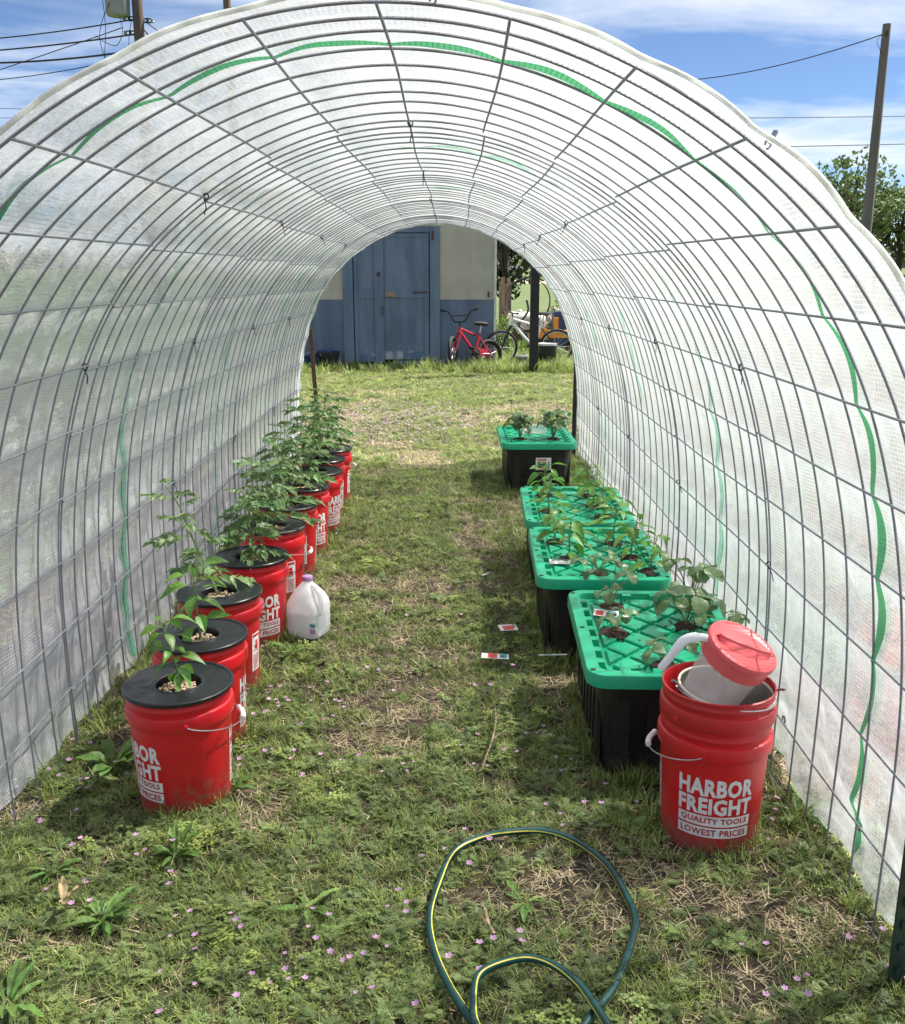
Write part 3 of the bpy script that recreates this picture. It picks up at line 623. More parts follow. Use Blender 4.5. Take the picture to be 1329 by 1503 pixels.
# ------------------------------------------------------------------ steel fence posts that hold the arches
def tpost(x, y, h, m, label, lean=0.0, studs=True):
    t = thing('fence_post', (x, y, 0), label, 'fence post', 'steel posts at the tunnel feet'); t.rotation_euler = (0, lean, 0)
    b = MB(); b.box((0, 0, h / 2 - 0.03), (0.034, 0.005, h + 0.06)); b.box((0, 0.0175, h / 2 - 0.03), (0.005, 0.030, h + 0.06)); b.build('shaft', m, t)
    if studs:
        b = MB()
        for i in range(int(h / 0.055)): b.box((0, -0.0055, 0.05 + i * 0.055), (0.012, 0.006, 0.018))
        b.build('studs', m, t)
    return t
tpost(0.945, 1.74, 0.98, M['tpost'], 'dark green studded steel post at the right front foot of the tunnel')
tpost(1.000, 7.83, 0.98, M['black_paint'], 'dark steel post at the right rear foot of the tunnel')
tpost(-1.105, 7.92, 1.02, M['rusty'], 'rusty brown steel post at the left rear foot of the tunnel', lean=-0.05)

# ------------------------------------------------------------------ lettering
def text_mesh(s, w, h, bold=0.02):
    cu = bpy.data.curves.new('t', 'FONT'); cu.body = s; cu.size = 1; cu.offset = bold; cu.space_character = 1.06; cu.resolution_u = 2
    o = bpy.data.objects.new('t', cu); COL.objects.link(o); bpy.context.view_layer.update()
    dg = bpy.context.evaluated_depsgraph_get(); me = bpy.data.meshes.new_from_object(o.evaluated_get(dg))
    bm = bmesh.new(); bm.from_mesh(me); bpy.data.objects.remove(o); bpy.data.meshes.remove(me)
    xs = [v.co.x for v in bm.verts]; ys = [v.co.y for v in bm.verts]; x0, x1, y0, y1 = min(xs), max(xs), min(ys), max(ys)
    for v in bm.verts: v.co.x = (v.co.x - x0) / (x1 - x0) * w; v.co.y = (v.co.y - y0) / (y1 - y0) * h
    return bm
def slice_bm(bm, w, step=0.012):
    x = step
    while x < w:
        bmesh.ops.bisect_plane(bm, geom=bm.verts[:] + bm.edges[:] + bm.faces[:], plane_co=(x, 0, 0), plane_no=(1, 0, 0)); x += step
    return bm
def rect_bm(w, h):
    bm = bmesh.new(); vs = [bm.verts.new(p) for p in ((0, 0, 0), (w, 0, 0), (w, h, 0), (0, h, 0))]; bm.faces.new(vs); return bm
PDZ = -0.008
def r_body(z): return 0.1315 + (0.1455 - 0.1315) * (z / 0.29)
def wrap(b, bm, w, x_off, z_off, d, total):
    slice_bm(bm, w); bm.verts.ensure_lookup_table(); bm.verts.index_update(); vs = []
    for v in bm.verts:
        z = z_off + PDZ + v.co.y; a = (x_off + v.co.x - total / 2) / 0.140; r = r_body(z) + d; vs.append((r * math.sin(a), -r * math.cos(a), z))
    b.add(vs, [[v.index for v in f.verts] for f in bm.faces]); bm.free()
PW = 0.205
def print_meshes():
    a = MB(); c = MB()
    wrap(a, text_mesh('HARBOR', PW, 0.053, 0.042), PW, 0, 0.190, 0.0012, PW)
    wrap(a, text_mesh('FREIGHT', PW, 0.050, 0.042), PW, 0, 0.136, 0.0012, PW)
    for z, s in ((0.101, 'QUALITY TOOLS'), (0.066, 'LOWEST PRICES')):
        wrap(a, rect_bm(PW, 0.030), PW, 0, z, 0.0010, PW)
        wrap(c, text_mesh(s, PW - 0.018, 0.020, 0.028), PW - 0.018, 0.009, z + 0.0055, 0.0018, PW)
    return a.mesh('printed_name', M['print']), c.mesh('printed_slogan', M['red_dull'])
PRINT_ME, SLOGAN_ME = print_meshes()
def info_meshes():
    a = MB(); c = MB(); w = 0.052
    wrap(a, rect_bm(w, 0.150), w, 0, 0.085, 0.0010, w)
    for i in range(9): wrap(c, rect_bm(w - 0.012, 0.0028), w - 0.012, 0.006, 0.092 + i * 0.0068, 0.0016, w)
    wrap(c, rect_bm(w - 0.01, 0.010), w - 0.01, 0.005, 0.219, 0.0016, w)
    for k, (x, z, ww, hh) in enumerate(((0.016, 0.170, 0.02, 0.012), (0.012, 0.182, 0.028, 0.006), (0.020, 0.190, 0.014, 0.016), (0.012, 0.162, 0.008, 0.007), (0.030, 0.160, 0.008, 0.009))):
        wrap(c, rect_bm(ww, hh), ww, x, z, 0.0016, w)
    return a.mesh('warning_label', M['print']), c.mesh('warning_drawing', M['red_dull'])
INFO_ME, INFO2_ME = info_meshes()

# ------------------------------------------------------------------ buckets
BODY = [(0.0, 0.004), (0.124, 0.004), (0.1300, 0.0), (0.1320, 0.006), (0.1455, 0.282), (0.1530, 0.285), (0.1552, 0.290), (0.1555, 0.318), (0.1535, 0.326), (0.1475, 0.329),
        (0.1475, 0.340), (0.1490, 0.342), (0.1490, 0.348), (0.1478, 0.350), (0.1480, 0.360), (0.1510, 0.362), (0.1515, 0.368), (0.1470, 0.370), (0.1455, 0.366), (0.1440, 0.30), (0.129, 0.012), (0.0, 0.010)]
bucket_me = MB().lathe(BODY, 64).mesh('body', M['red'], True)
bucket_me2 = MB().lathe(BODY, 64).mesh('body', M['red_dull'], True)
LID = [(0.0645, 0.330), (0.0645, 0.372), (0.070, 0.3765), (0.074, 0.3765), (0.076, 0.3735), (0.147, 0.3735), (0.1495, 0.3775), (0.156, 0.3775), (0.1585, 0.375), (0.1585, 0.366), (0.1565, 0.364), (0.1520, 0.3665)]
lid_me = MB().lathe(LID, 64).mesh('net_lid', M['lid'], True); lid_me2 = MB().lathe(LID, 64).mesh('net_lid', M['lid_dusty'], True)
cup_me = MB().lathe([(0.064, 0.352), (0.052, 0.24), (0.0, 0.24)], 24).mesh('net_cup', M['hole'])
def pebble_mesh():
    b = MB(); r = random.Random(5)
    for i in range(85):
        a = r.uniform(0, 6.28); d = 0.056 * math.sqrt(r.random()); s = r.uniform(0.0045, 0.0085); c = Vector((d * math.cos(a), d * math.sin(a), 0.349 + r.uniform(0, .010)))
        bm = bmesh.new(); bmesh.ops.create_icosphere(bm, subdivisions=1, radius=s)
        for v in bm.verts: v.co = Vector((v.co.x * r.uniform(.8, 1.2), v.co.y * r.uniform(.8, 1.2), v.co.z * r.uniform(.6, 1))) + c
        bm.verts.index_update(); b.add([v.co.copy() for v in bm.verts], [[v.index for v in f.verts] for f in bm.faces]); bm.free()
    return b.mesh('clay_pebbles', M['pebble'], True)
peb_me = pebble_mesh()
def bail_mesh(drop):
    b = MB(); P_ = []
    for t in np.linspace(0.0, math.pi, 25):
        P_.append((0.158 * math.cos(t), -(0.157 + 0.022 * math.sin(t)) * math.sin(t), 0.303 - drop * math.sin(t) ** 0.8))
    return b.tube(P_, 0.0018, 6).mesh('bail', M['bail'], True), P_[10:15]
BAIL, gp = bail_mesh(0.055)
grip_me = MB().tube(gp, 0.0085, 10).mesh('grip', M['grip'], True)
ear_me = MB().lathe([(0.0, 0.007), (0.006, 0.007), (0.008, 0.0), (0.008, -0.004)], 14, Matrix.Translation((0.1545, 0, 0.303)) @ Matrix.Rotation(math.pi / 2, 4, 'Y')).mesh('ear', M['red'], True)
def bucket(x, y, face, ear, label, lid=True, dull=False, z=0.0, dusty=False, prints=True, handle=True, group='red buckets in the left row'):
    t = thing('plastic_bucket', (x, y, z - 0.012), label, 'bucket', group); t.scale = (0.972,) * 3
    cb = math.degrees(math.atan2(x, y)); face -= cb; ear -= cb
    put('body', bucket_me2 if dull else bucket_me, t)
    rt = math.radians
    if prints:
        for a in (face, face + 180):
            p = put('printed_name', PRINT_ME, t, rot=(0, 0, rt(a))); put('printed_slogan', SLOGAN_ME, p)
        p = put('warning_label', INFO_ME, t, rot=(0, 0, rt(face - 90))); put('warning_drawing', INFO2_ME, p)
    e = rt(ear)
    if handle: bl_ = put('bail', BAIL, t, rot=(0, 0, e)); put('grip', grip_me, bl_)
    put('ear', ear_me, t, rot=(0, 0, e)); put('ear', ear_me, t, rot=(0, 0, e + math.pi))
    if lid:
        l = put('net_lid', lid_me2 if dusty else lid_me, t, rot=(0, 0, rnd.uniform(0, 6))); put('net_cup', cup_me, l)
        tag(put('clay_pebbles', peb_me, l), kind='stuff')
    return t
# face: degrees the print is turned from the camera (+ = towards the right of the picture)
BSPEC = [(-70, 93, 'red bucket nearest the camera in the left row, under a young pepper plant'),
         (98, 215, 'second red bucket from the front in the left row, pale pebbles in its lid'),
         (150, 190, 'third red bucket from the front in the left row, lanky tomato leaning out'),
         (8, 185, 'fourth red bucket from the front, just left of the milk jug'),
         (122, 80, 'fifth red bucket from the front, dusty lid and a warning label behind the jug'),
         (118, 160, 'sixth red bucket from the front in the left row, white warning label facing the path'),
         (20, 180, 'seventh red bucket from the front in the left row, bulging tomato above'),
         (60, 180, 'eighth red bucket from the front in the left row'),
         (100, 180, 'ninth red bucket from the front in the left row, second from the far end'),
         (160, 100, 'farthest red bucket at the far end of the left row')]
for i, ((x, y), (fa, ea, lb)) in enumerate(zip(BUCKETS, BSPEC)):
    bucket(x, y, fa, ea, lb, dusty=(i in (4, 5)), dull=(i in (2, 6, 8)))
RBX, RBY = RBUCKET
bucket(RBX, RBY, 7, -98, 'lower of two nested red buckets at right front, full printed name showing', lid=False, group='nested red buckets on the right')
bucket(RBX + 0.002, RBY, 100, 230, 'upper of two nested red buckets at right front, holding pot and pitcher', lid=False, z=0.082, dull=True, prints=False, handle=False, group='nested red buckets on the right')

# pot inside the upper bucket
pot = thing('cooking_pot', (RBX + 0.004, RBY + 0.002, 0.225), 'grey metal cooking pot with wire bail sunk in the red bucket', 'pot')
pot.rotation_euler = (math.radians(3), math.radians(5), 0)
MB().lathe([(0.0, 0.0), (0.108, 0.0), (0.118, 0.01), (0.1235, 0.19), (0.1215, 0.192), (0.116, 0.012), (0.0, 0.004)], 48).build('body', M['enamel'], pot, True)
MB().tube([(0.124 * math.cos(a), 0.124 * math.sin(a), 0.192) for a in np.linspace(0, 6.283, 49)[:-1]], 0.0038, 8, closed=True).build('rim', M['cream_rim'], pot, True)
b = MB(); b.tube([(0.128 * math.cos(t), -0.133 * math.sin(t), 0.182 + 0.014 * math.sin(t)) for t in np.linspace(0, math.pi, 21)], 0.0022, 6); b.build('bail', M['bail'], pot, True)
for s in (-1, 1):
    b = MB(); b.rbox((s * 0.1265, 0, 0.178), (0.005, 0.03, 0.024), 0.0015); b.tube([(s * 0.122, 0, 0.182), (s * 0.134, 0, 0.182)], 0.005, 8)
    b.tube([(s * 0.128, 0.008, 0.186), (s * 0.140, 0.0, 0.200), (s * 0.150, -0.012, 0.206)], 0.0035, 6); b.build('lug', M['clip'], pot, True)

# pitcher resting in the pot
pit = thing('pitcher', (RBX - 0.036, RBY + 0.016, 0.352), 'clear plastic pitcher with pinkish red lid and white handle tilted in the bucket', 'pitcher')
pit.rotation_euler = (math.radians(18), math.radians(21), 0); pit.scale = (1.07, 1.07, 1.03)
MB().lathe([(0.0, 0.003), (0.060, 0.0), (0.066, 0.006), (0.080, 0.205), (0.0815, 0.207), (0.0795, 0.205), (0.0645, 0.009), (0.0, 0.007)], 40).build('body', M['clear'], pit, True)
li_ = MB().lathe([(0.0810, 0.168), (0.0835, 0.168), (0.0855, 0.205), (0.0885, 0.207), (0.0890, 0.216), (0.0870, 0.221), (0.080, 0.224), (0.076, 0.2215), (0.0, 0.2215)], 48).build('lid', M['pink'], pit, True)
b = MB(); n = 20       # crescent thumb recess: a raised bow and a sunk face
top = [(0.066 * math.cos(a), 0.066 * math.sin(a) * 0.50 - 0.008, 0.2222) for a in np.linspace(math.pi, 2 * math.pi, n)]
bot = [(0.066 * math.cos(a), -0.008 + 0.012 * math.sin(a), 0.2330) for a in np.linspace(math.pi, 2 * math.pi, n)]
b.v = top + bot; b.f = [(i, i + 1, n + i + 1, n + i) for i in range(n - 1)]
b.tube([(p[0], p[1] + 0.003, p[2] + 0.0005) for p in bot], 0.004, 6); b.add([(p[0], p[1] + 0.004, p[2]) for p in bot] + [(0.072 * math.cos(a), 0.052 * math.sin(a) , 0.2225) for a in np.linspace(math.pi, 0, n)], [(i, n + i, n + i + 1, i + 1) for i in range(n - 1)])
b.build('thumb_grip', M['pink'], li_, True)
b = MB(); hpts = []
for t in np.linspace(0, 1, 16):
    a = t * 2.35; hpts.append((-0.078 - 0.058 * math.sin(min(a, 1.57)) - (0.010 * (a - 1.57) if a > 1.57 else 0), 0, 0.205 - 0.045 * (1 - math.cos(min(a, 1.57))) - (0.115 * (a - 1.57) if a > 1.57 else 0)))
b.tube(hpts, [0.010] * 4 + [0.012] * 8 + [0.010] * 4, 10); b.build('handle', M['white_h'], pit, True)

# ------------------------------------------------------------------ storage tubs with planted lids
LX, LY = 0.52, 0.775
def rrect(w, h, r, n=5):
    P_ = []
    for cx, cy, a0 in ((w/2 - r, h/2 - r, 0), (-w/2 + r, h/2 - r, 90), (-w/2 + r, -h/2 + r, 180), (w/2 - r, -h/2 + r, 270)):
        for k in range(n + 1):
            a = math.radians(a0 + 90 * k / n); P_.append((cx + r * math.cos(a), cy + r * math.sin(a)))
    return P_
def stack(b, rings):         # rings: (w, h, r, z)
    n = None; o = len(b.v)
    for w, h, r, z in rings:
        P_ = rrect(w, h, r); n = len(P_); b.v += [(x, y, z) for x, y in P_]
    for i in range(len(rings) - 1):
        for k in range(n): k2 = (k + 1) % n; b.f.append((o + i*n + k, o + i*n + k2, o + (i+1)*n + k2, o + (i+1)*n + k))
    return o, n
def tub_body():
    b = MB(); o, n = stack(b, [(0.375, 0.62, 0.05, 0.0), (0.385, 0.63, 0.055, 0.012), (0.445, 0.695, 0.06, 0.300), (0.470, 0.72, 0.06, 0.302), (0.475, 0.725, 0.06, 0.335)])
    b.f.append(tuple(range(o, o + n))[::-1])
    for s in (-1, 1):        # vertical flutes
        for k in range(7): b.box((s * 0.212, -0.27 + k * 0.09, 0.155), (0.014, 0.045, 0.27), Matrix.Identity(4))
        for k in range(4): b.box((-0.15 + k * 0.10, s * 0.336, 0.155), (0.05, 0.014, 0.27))
    return b.mesh('body', M['tub'], False)
def tub_lid():
    b = MB(); o, n = stack(b, [(0.505, 0.76, 0.058, 0.318), (0.520, 0.775, 0.062, 0.320), (0.520, 0.775, 0.062, 0.352), (0.513, 0.768, 0.058, 0.360), (0.495, 0.750, 0.052, 0.362), (0.440, 0.695, 0.035, 0.361), (0.430, 0.685, 0.032, 0.340)])
    b.f.append(tuple(range(o + 6 * n, o + 7 * n)))
    return b
def clip_poly(P_, w, h):
    for ax, sg, lim in ((0, 1, w), (0, -1, w), (1, 1, h), (1, -1, h)):
        out = []
        for i in range(len(P_)):
            p, q = P_[i - 1], P_[i]; a, c = sg * p[ax] - lim, sg * q[ax] - lim
            if (a > 0) != (c > 0): t = a / (a - c); out.append((p[0] + (q[0] - p[0]) * t, p[1] + (q[1] - p[1]) * t))
            if c <= 0: out.append(q)
        P_ = out
        if not P_: return []
    return P_
def pads():            # raised diamond pads pressed into the lid, each one its own piece
    out = []; cache = {}
    dx, dy, g = 0.124, 0.140, 0.0115
    for j in range(-6, 7):
        for i in range(-4, 5):
            if (i + j) % 2: continue
            cx, cy = i * dx / 2, j * dy / 2; P_ = [(cx - dx/2 + g, cy), (cx, cy - dy/2 + g), (cx + dx/2 - g, cy), (cx, cy + dy/2 - g)]
            P_ = clip_poly(P_, 0.182, 0.308)
            if len(P_) < 3: continue
            mx, my = sum(p[0] for p in P_) / len(P_), sum(p[1] for p in P_) / len(P_); key = tuple((round(p[0] - mx, 3), round(p[1] - my, 3)) for p in P_)
            if abs(sum(P_[k-1][0] * P_[k][1] - P_[k][0] * P_[k-1][1] for k in range(len(P_)))) < 0.0012: continue
            if key not in cache:
                b = MB(); n = len(P_); L_ = [(p[0] - mx, p[1] - my) for p in P_]
                b.v = [(x, y, -0.002) for x, y in L_] + [(x * .985, y * .985, 0.0085) for x, y in L_] + [(x * .91, y * .91, 0.0110) for x, y in L_]
                b.f = [(k, (k+1) % n, n + (k+1) % n, n + k) for k in range(n)] + [(n + k, n + (k+1) % n, 2*n + (k+1) % n, 2*n + k) for k in range(n)] + [tuple(range(2*n, 3*n))]
                cache[key] = b.mesh('diamond_pad', M['green'])
            out.append((cache[key], (mx, my, 0.3405)))
    return out
LUG = MB().box((0, 0, 0), (0.028, 0.034, 0.021), taper=0.1).mesh('rim_lug', M['green'])
LUGS = [(s * 0.211, -0.27 + k * 0.09, 0.3495, 0) for s in (-1, 1) for k in range(7)] + [(-0.145 + k * 0.097, s * 0.338, 0.3495, 1) for s in (-1, 1) for k in range(4)]
BORDER = MB().tube([(x, y, 0.3405) for x, y in rrect(0.385, 0.636, 0.03)], 0.006, 6, closed=True).mesh('panel_border', M['green'], True)
TB, TL, PADS = tub_body(), tub_lid().mesh('lid', M['green'], True), pads()
slot_me = MB().box((0, 0, 0), (0.014, 0.011, 0.004)).mesh('bolt_slot', M['hole'])
def soil_mesh():
    b = MB(); r = random.Random(2); n = 18; b.v.append((0, 0, 0.008))
    for j, rr_ in enumerate((0.014, 0.030, 0.044)):
        for k in range(n): a = 6.283 * k / n; q = rr_ * r.uniform(.92, 1.1); b.v.append((q * math.cos(a), q * math.sin(a), (0.007, 0.004, -0.003)[j] + r.uniform(-.002, .003)))
    b.f = [(0, 1 + k, 1 + (k + 1) % n) for k in range(n)] + [(1 + j*n + k, 1 + (j+1)*n + k, 1 + (j+1)*n + (k+1) % n, 1 + j*n + (k+1) % n) for j in range(2) for k in range(n)]
    return b.mesh('planting_hole', M['soil'])
SOIL = soil_mesh()
def tub(i, holes, label, sticker=None):
    x, y, rz = TUBS[i]; t = thing('storage_tub', (x, y, -0.010), label, 'storage tub', 'green lidded black tubs on the right', rz)
    put('body', TB, t); l = put('lid', TL, t); put('panel_border', BORDER, l)
    for me_, lc in PADS: put('diamond_pad', me_, l, lc)
    for a_, b_, c_, tn in LUGS: put('rim_lug', LUG, l, (a_, b_, c_), (0, 0, tn * math.pi / 2))
    for sx in (-1, 1):
        for sy in (-1, 0, 1): put('bolt_slot', slot_me, l, (sx * 0.240, sy * 0.345, 0.3612))
    for hx, hy in holes: put('planting_hole', SOIL, l, (hx, hy, 0.3525), (0, 0, rnd.uniform(0, 6)), rnd.uniform(0.85, 1.15))
    b = MB(); r = random.Random(70 + i)          # crumbs of potting soil spilt round the holes
    for hx, hy in holes:
        for k in range(26):
            a = r.uniform(0, 6.28); d = 0.040 + abs(r.gauss(0, 0.022)); q = r.uniform(0.0012, 0.0032); x_, y_ = hx + d * math.cos(a), hy + d * math.sin(a)
            if abs(x_) < 0.18 and abs(y_) < 0.30: b.box((x_, y_, 0.3525), (q * 2, q * 1.6, q * 1.5), Matrix.Translation((x_, y_, 0)) @ Matrix.Rotation(a, 4, 'Z') @ Matrix.Translation((-x_, -y_, 0)))
    tag(b.build('soil_crumbs', M['soil'], l), kind='stuff')
    return t
TUBHOLES = [[(-0.115, 0.235), (-0.135, -0.02), (0.11, 0.05), (-0.02, -0.285), (0.16, 0.24), (0.17, -0.15)],
            [(-0.15, 0.16), (-0.115, -0.09), (-0.02, -0.29), (0.10, 0.14), (0.14, -0.06), (0.19, -0.25)],
            [(-0.14, 0.20), (-0.14, -0.14), (0.09, 0.20), (0.09, -0.04), (0.12, -0.24)],
            [(-0.115, -0.14), (0.115, -0.14)]]
TUBLBL = ['black tub with green lid nearest the camera, planted with strawberries', 'second black tub with green lid, white tag lying on its front left corner',
          'third black tub with green lid, just behind the tub with the white tag', 'farthest black tub with green lid, picture sticker on its front']
for i in range(4):
    t = tub(i, TUBHOLES[i], TUBLBL[i])
    if i == 3:
        q = MB().rbox((0.03, -0.3505, 0.215), (0.105, 0.003, 0.085), 0.001).build('sticker', M['paper'], t)
        MB().box((0.02, -0.3527, 0.208), (0.055, 0.002, 0.040)).build('sticker_picture', M['tag_dark'], q)
        MB().box((0.022, -0.3540, 0.203), (0.05, 0.0016, 0.012)).box((0.065, -0.3540, 0.205), (0.012, 0.0016, 0.05)).build('sticker_green', M['tag_green'], q)
        MB().box((0.02, -0.3540, 0.243), (0.06, 0.0016, 0.010)).box((0.03, -0.3540, 0.181), (0.07, 0.0016, 0.006)).build('sticker_red', M['tag_red'], q)
def tub_pt(i, hx, hy, z=0.355):
    x, y, rz = TUBS[i]; c, s = math.cos(rz), math.sin(rz); return (x + hx * c - hy * s, y + hx * s + hy * c, z - 0.010)

# ------------------------------------------------------------------ plants
def leaf_geo(L, Wd, droop=0.3, fold=0.25, n=6, shape='oval', wave=0.0, z0=0.0):
    b = MB()
    for i in range(n + 1):
        t = i / n
        w = {'oval': math.sin(math.pi * t ** 0.85) ** 0.8, 'tip': math.sin(math.pi * t ** 0.7) ** 1.0, 'round': math.sin(math.pi * min(1, t ** 1.25)) ** 0.55, 'spat': math.sin(math.pi * t ** 1.5) ** 0.8}[shape] if 0 < t < 1 else 0.04
        w *= Wd / 2; x = L * t; z = -droop * L * t * t + z0; wv = wave * math.sin(t * 19)
        b.v += [(x, -w, z + fold * w + wv), (x, 0, z), (x, w, z + fold * w - wv)]
    for i in range(n):
        o = 3 * i; b.f += [(o, o + 1, o + 4, o + 3), (o + 1, o + 2, o + 5, o + 4)]
    return b
PEP = [leaf_geo(1, 0.50, d, f, shape='tip').mesh('leaf', M['pepper'], True) for d, f in ((0.35, .3), (0.6, .4), (0.15, .5))]
def tomato_frond(r):
    b = MB(); dr = r.uniform(0.35, 0.6)
    b.tube([(t, 0, -dr * t * t) for t in np.linspace(0, 1, 6)], [0.012 * (1 - 0.6 * t) for t in np.linspace(0, 1, 6)], 4)
    def lf(x, az, L):
        g = MB(); z = -dr * x * x; n = 5
        for i in range(n + 1):
            t = i / n; w = (0.27 * L * math.sin(math.pi * t ** 0.75) * (1.25 if i % 2 else 0.75)) if 0 < t < 1 else 0.004
            g.v += [(L*t, -w, 0.5*w - 0.35*L*t*t), (L*t, 0, -0.35*L*t*t), (L*t, w, 0.5*w - 0.35*L*t*t)]
        for i in range(n): o = 3*i; g.f += [(o, o+1, o+4, o+3), (o+1, o+2, o+5, o+4)]
        b.add(g.v, g.f, Matrix.Translation((x, 0, z)) @ Matrix.Rotation(az, 4, 'Z') @ Matrix.Rotation(r.uniform(0.0, 0.6), 4, 'Y') @ Matrix.Rotation(r.uniform(-.4, .4), 4, 'X'))
    for x, L in ((0.30, 0.30), (0.48, 0.46), (0.70, 0.50), (0.88, 0.38)):
        for s in (-1, 1): lf(x + r.uniform(-.03, .03), s * r.uniform(0.8, 1.2), L * r.uniform(.8, 1.15))
    lf(0.97, 0, 0.50); return b.mesh('leaf', M['tomato'], True)
rt_ = random.Random(9); TOM = [tomato_frond(rt_) for _ in range(4)]
def strawberry_leaf(r):
    b = MB()
    for az in (0, 2.0, -2.0):
        g = MB(); n = 8; L = 1.0 if az == 0 else 0.92
        for i in range(n + 1):
            t = i / n; w = (0.46 * math.sin(math.pi * min(1, t ** 1.15)) ** 0.6 * (1.06 if i % 2 else 0.95)) if 0 < t < 1 else 0.03
            z = 0.10 * math.sin(t * 3) - 0.22 * t * t
            g.v += [(L*t, -w, z + 0.30*w), (L*t, -w*.5, z + 0.20*w), (L*t, 0, z), (L*t, w*.5, z + 0.20*w), (L*t, w, z + 0.30*w)]
        for i in range(n):
            for k in range(4): o = 5*i + k; g.f.append((o, o+1, o+6, o+5))
        b.add(g.v, g.f, Matrix.Rotation(az, 4, 'Z') @ Matrix.Translation((0.06, 0, 0)) @ Matrix.Rotation(r.uniform(0.05, 0.45), 4, 'Y'))
    return b.mesh('leaf', M['strawb'], True)
STR = [strawberry_leaf(rt_) for _ in range(3)]
def pepper(loc, h, label, seed, nleaf=12, ls=0.075, lean=(0, 0)):
    r = random.Random(seed); t = thing('pepper_plant', loc, label, 'pepper plant', 'young pepper plants')
    P_ = [Vector((lean[0] * s * s, lean[1] * s * s, h * s - 0.012)) + Vector((r.uniform(-.004, .004), r.uniform(-.004, .004), 0)) for s in np.linspace(0, 1, 6)]
    MB().tube(P_, [0.0042, .0038, .0034, .003, .0024, .0016], 6).build('stem', M['stem'], t, True)
    az = r.uniform(0, 6)
    for i in range(nleaf):
        s = 0.22 + 0.78 * (i / (nleaf - 1)); k = s * 5; a = int(min(k, 4)); p = P_[a].lerp(P_[a + 1], k - a); az += 2.4 + r.uniform(-.4, .4)
        pl = r.uniform(0.25, 0.6) * ls; el = r.uniform(0.1, 0.7); d = Vector((math.cos(az) * math.cos(el), math.sin(az) * math.cos(el), math.sin(el))); e = p + d * pl
        lf = put('leaf', r.choice(PEP), t, e, (r.uniform(-.5, .5), r.uniform(-.25, .55), az + r.uniform(-.3, .3)), ls * r.uniform(0.65, 1.15) * (1 - 0.35 * abs(s - 0.6)))
        pt = MB().tube([p, p.lerp(e, 0.5) + Vector((0, 0, 0.003)), e], 0.0013, 4).build('petiole', M['stem'], t)
    return t
def tomato(loc, h, label, seed, nleaf=16, ls=0.16, lean=(0, 0), bush=1.0):
    r = random.Random(seed); t = thing('tomato_plant', loc, label, 'tomato plant', 'tomato plants in the left row')
    P_ = [Vector((lean[0] * s, lean[1] * s, h * s - 0.012)) + Vector((r.uniform(-.012, .012), r.uniform(-.012, .012), 0)) * s for s in np.linspace(0, 1, 7)]
    MB().tube(P_, [0.005, .0048, .0045, .004, .0034, .0028, .0018], 6).build('stem', M['stem'], t, True)
    az = r.uniform(0, 6)
    for i in range(nleaf):
        s = 0.18 + 0.82 * (i / (nleaf - 1)); k = s * 6; a = int(min(k, 5)); p = P_[a].lerp(P_[a + 1], k - a); az += 2.4 + r.uniform(-.5, .5)
        el = r.uniform(0.05, 0.5) + 0.7 * max(0, s - 0.6)
        put('leaf', r.choice(TOM), t, p, (r.uniform(-.4, .4), -el, az), ls * bush * r.uniform(0.7, 1.2) * (1.15 - 0.45 * s))
    return t
def strawberry(loc, label, seed, n=5, ls=0.04, hh=0.10, flower_on=False):
    r = random.Random(seed); t = thing('strawberry_plant', loc, label, 'strawberry plant', 'strawberry plants in the tubs')
    MB().lathe([(0.0, 0.012), (0.007, 0.008), (0.010, -0.004)], 8).build('crown', M['stem_red'], t, True)
    az = r.uniform(0, 6)
    for i in range(n):
        az += 2.4 + r.uniform(-.5, .5); rad = r.uniform(0.03, 0.085); z = hh * r.uniform(0.55, 1.15); e = Vector((rad * math.cos(az), rad * math.sin(az), z))
        MB().tube([(0, 0, 0), e * 0.45 + Vector((0, 0, z * 0.18)), e], [0.0020, 0.0016, 0.0012], 5).build('petiole', M['stem_red'] if i % 2 else M['stem'], t, True)
        put('leaf', r.choice(STR), t, e, (r.uniform(-.35, .35), r.uniform(-.15, .45), az), ls * r.uniform(0.75, 1.2))
    if flower_on:
        e = Vector((0.03, -0.02, hh * 0.75)); MB().tube([(0, 0, 0), e], 0.0012, 4).build('flower_stalk', M['stem'], t)
        b = MB()
        for q in range(5):
            a = q * 1.2566; u_ = Vector((math.cos(a), math.sin(a), .2)) * 0.008; v_ = Vector((-math.sin(a), math.cos(a), 0)) * 0.005; o = len(b.v)
            b.v += [tuple(e), tuple(e + u_ + v_), tuple(e + u_ * 1.5), tuple(e + u_ - v_)]; b.f.append((o, o+1, o+2, o+3))
        b.build('flower', M['paper'], t)
    return t
Bz = 0.335
pepper((BUCKETS[0][0], BUCKETS[0][1], Bz), 0.205, 'pepper plant growing from the nearest left bucket', 101, 22, 0.062, (-0.035, 0.0))
pepper((BUCKETS[1][0], BUCKETS[1][1], Bz), 0.235, 'broad leaved pepper plant in the second left bucket', 105, 15, 0.085, (-0.01, 0.02))
tomato((BUCKETS[2][0], BUCKETS[2][1], Bz), 0.42, 'lanky sparse tomato plant leaning to the cover from the third left bucket', 103, 14, 0.125, (-0.16, 0.02), 0.95)
TOML = ['bushy tomato plant in the fourth left bucket, beside the milk jug', 'tomato plant in the fifth left bucket with the dusty lid', 'tomato plant in the sixth left bucket, spreading over its warning label',
        'tomato plant in the seventh left bucket from the front', 'tomato plant in the eighth left bucket from the front', 'tall tomato plant in the ninth left bucket', 'tomato plant in the farthest left bucket at the end of the row']
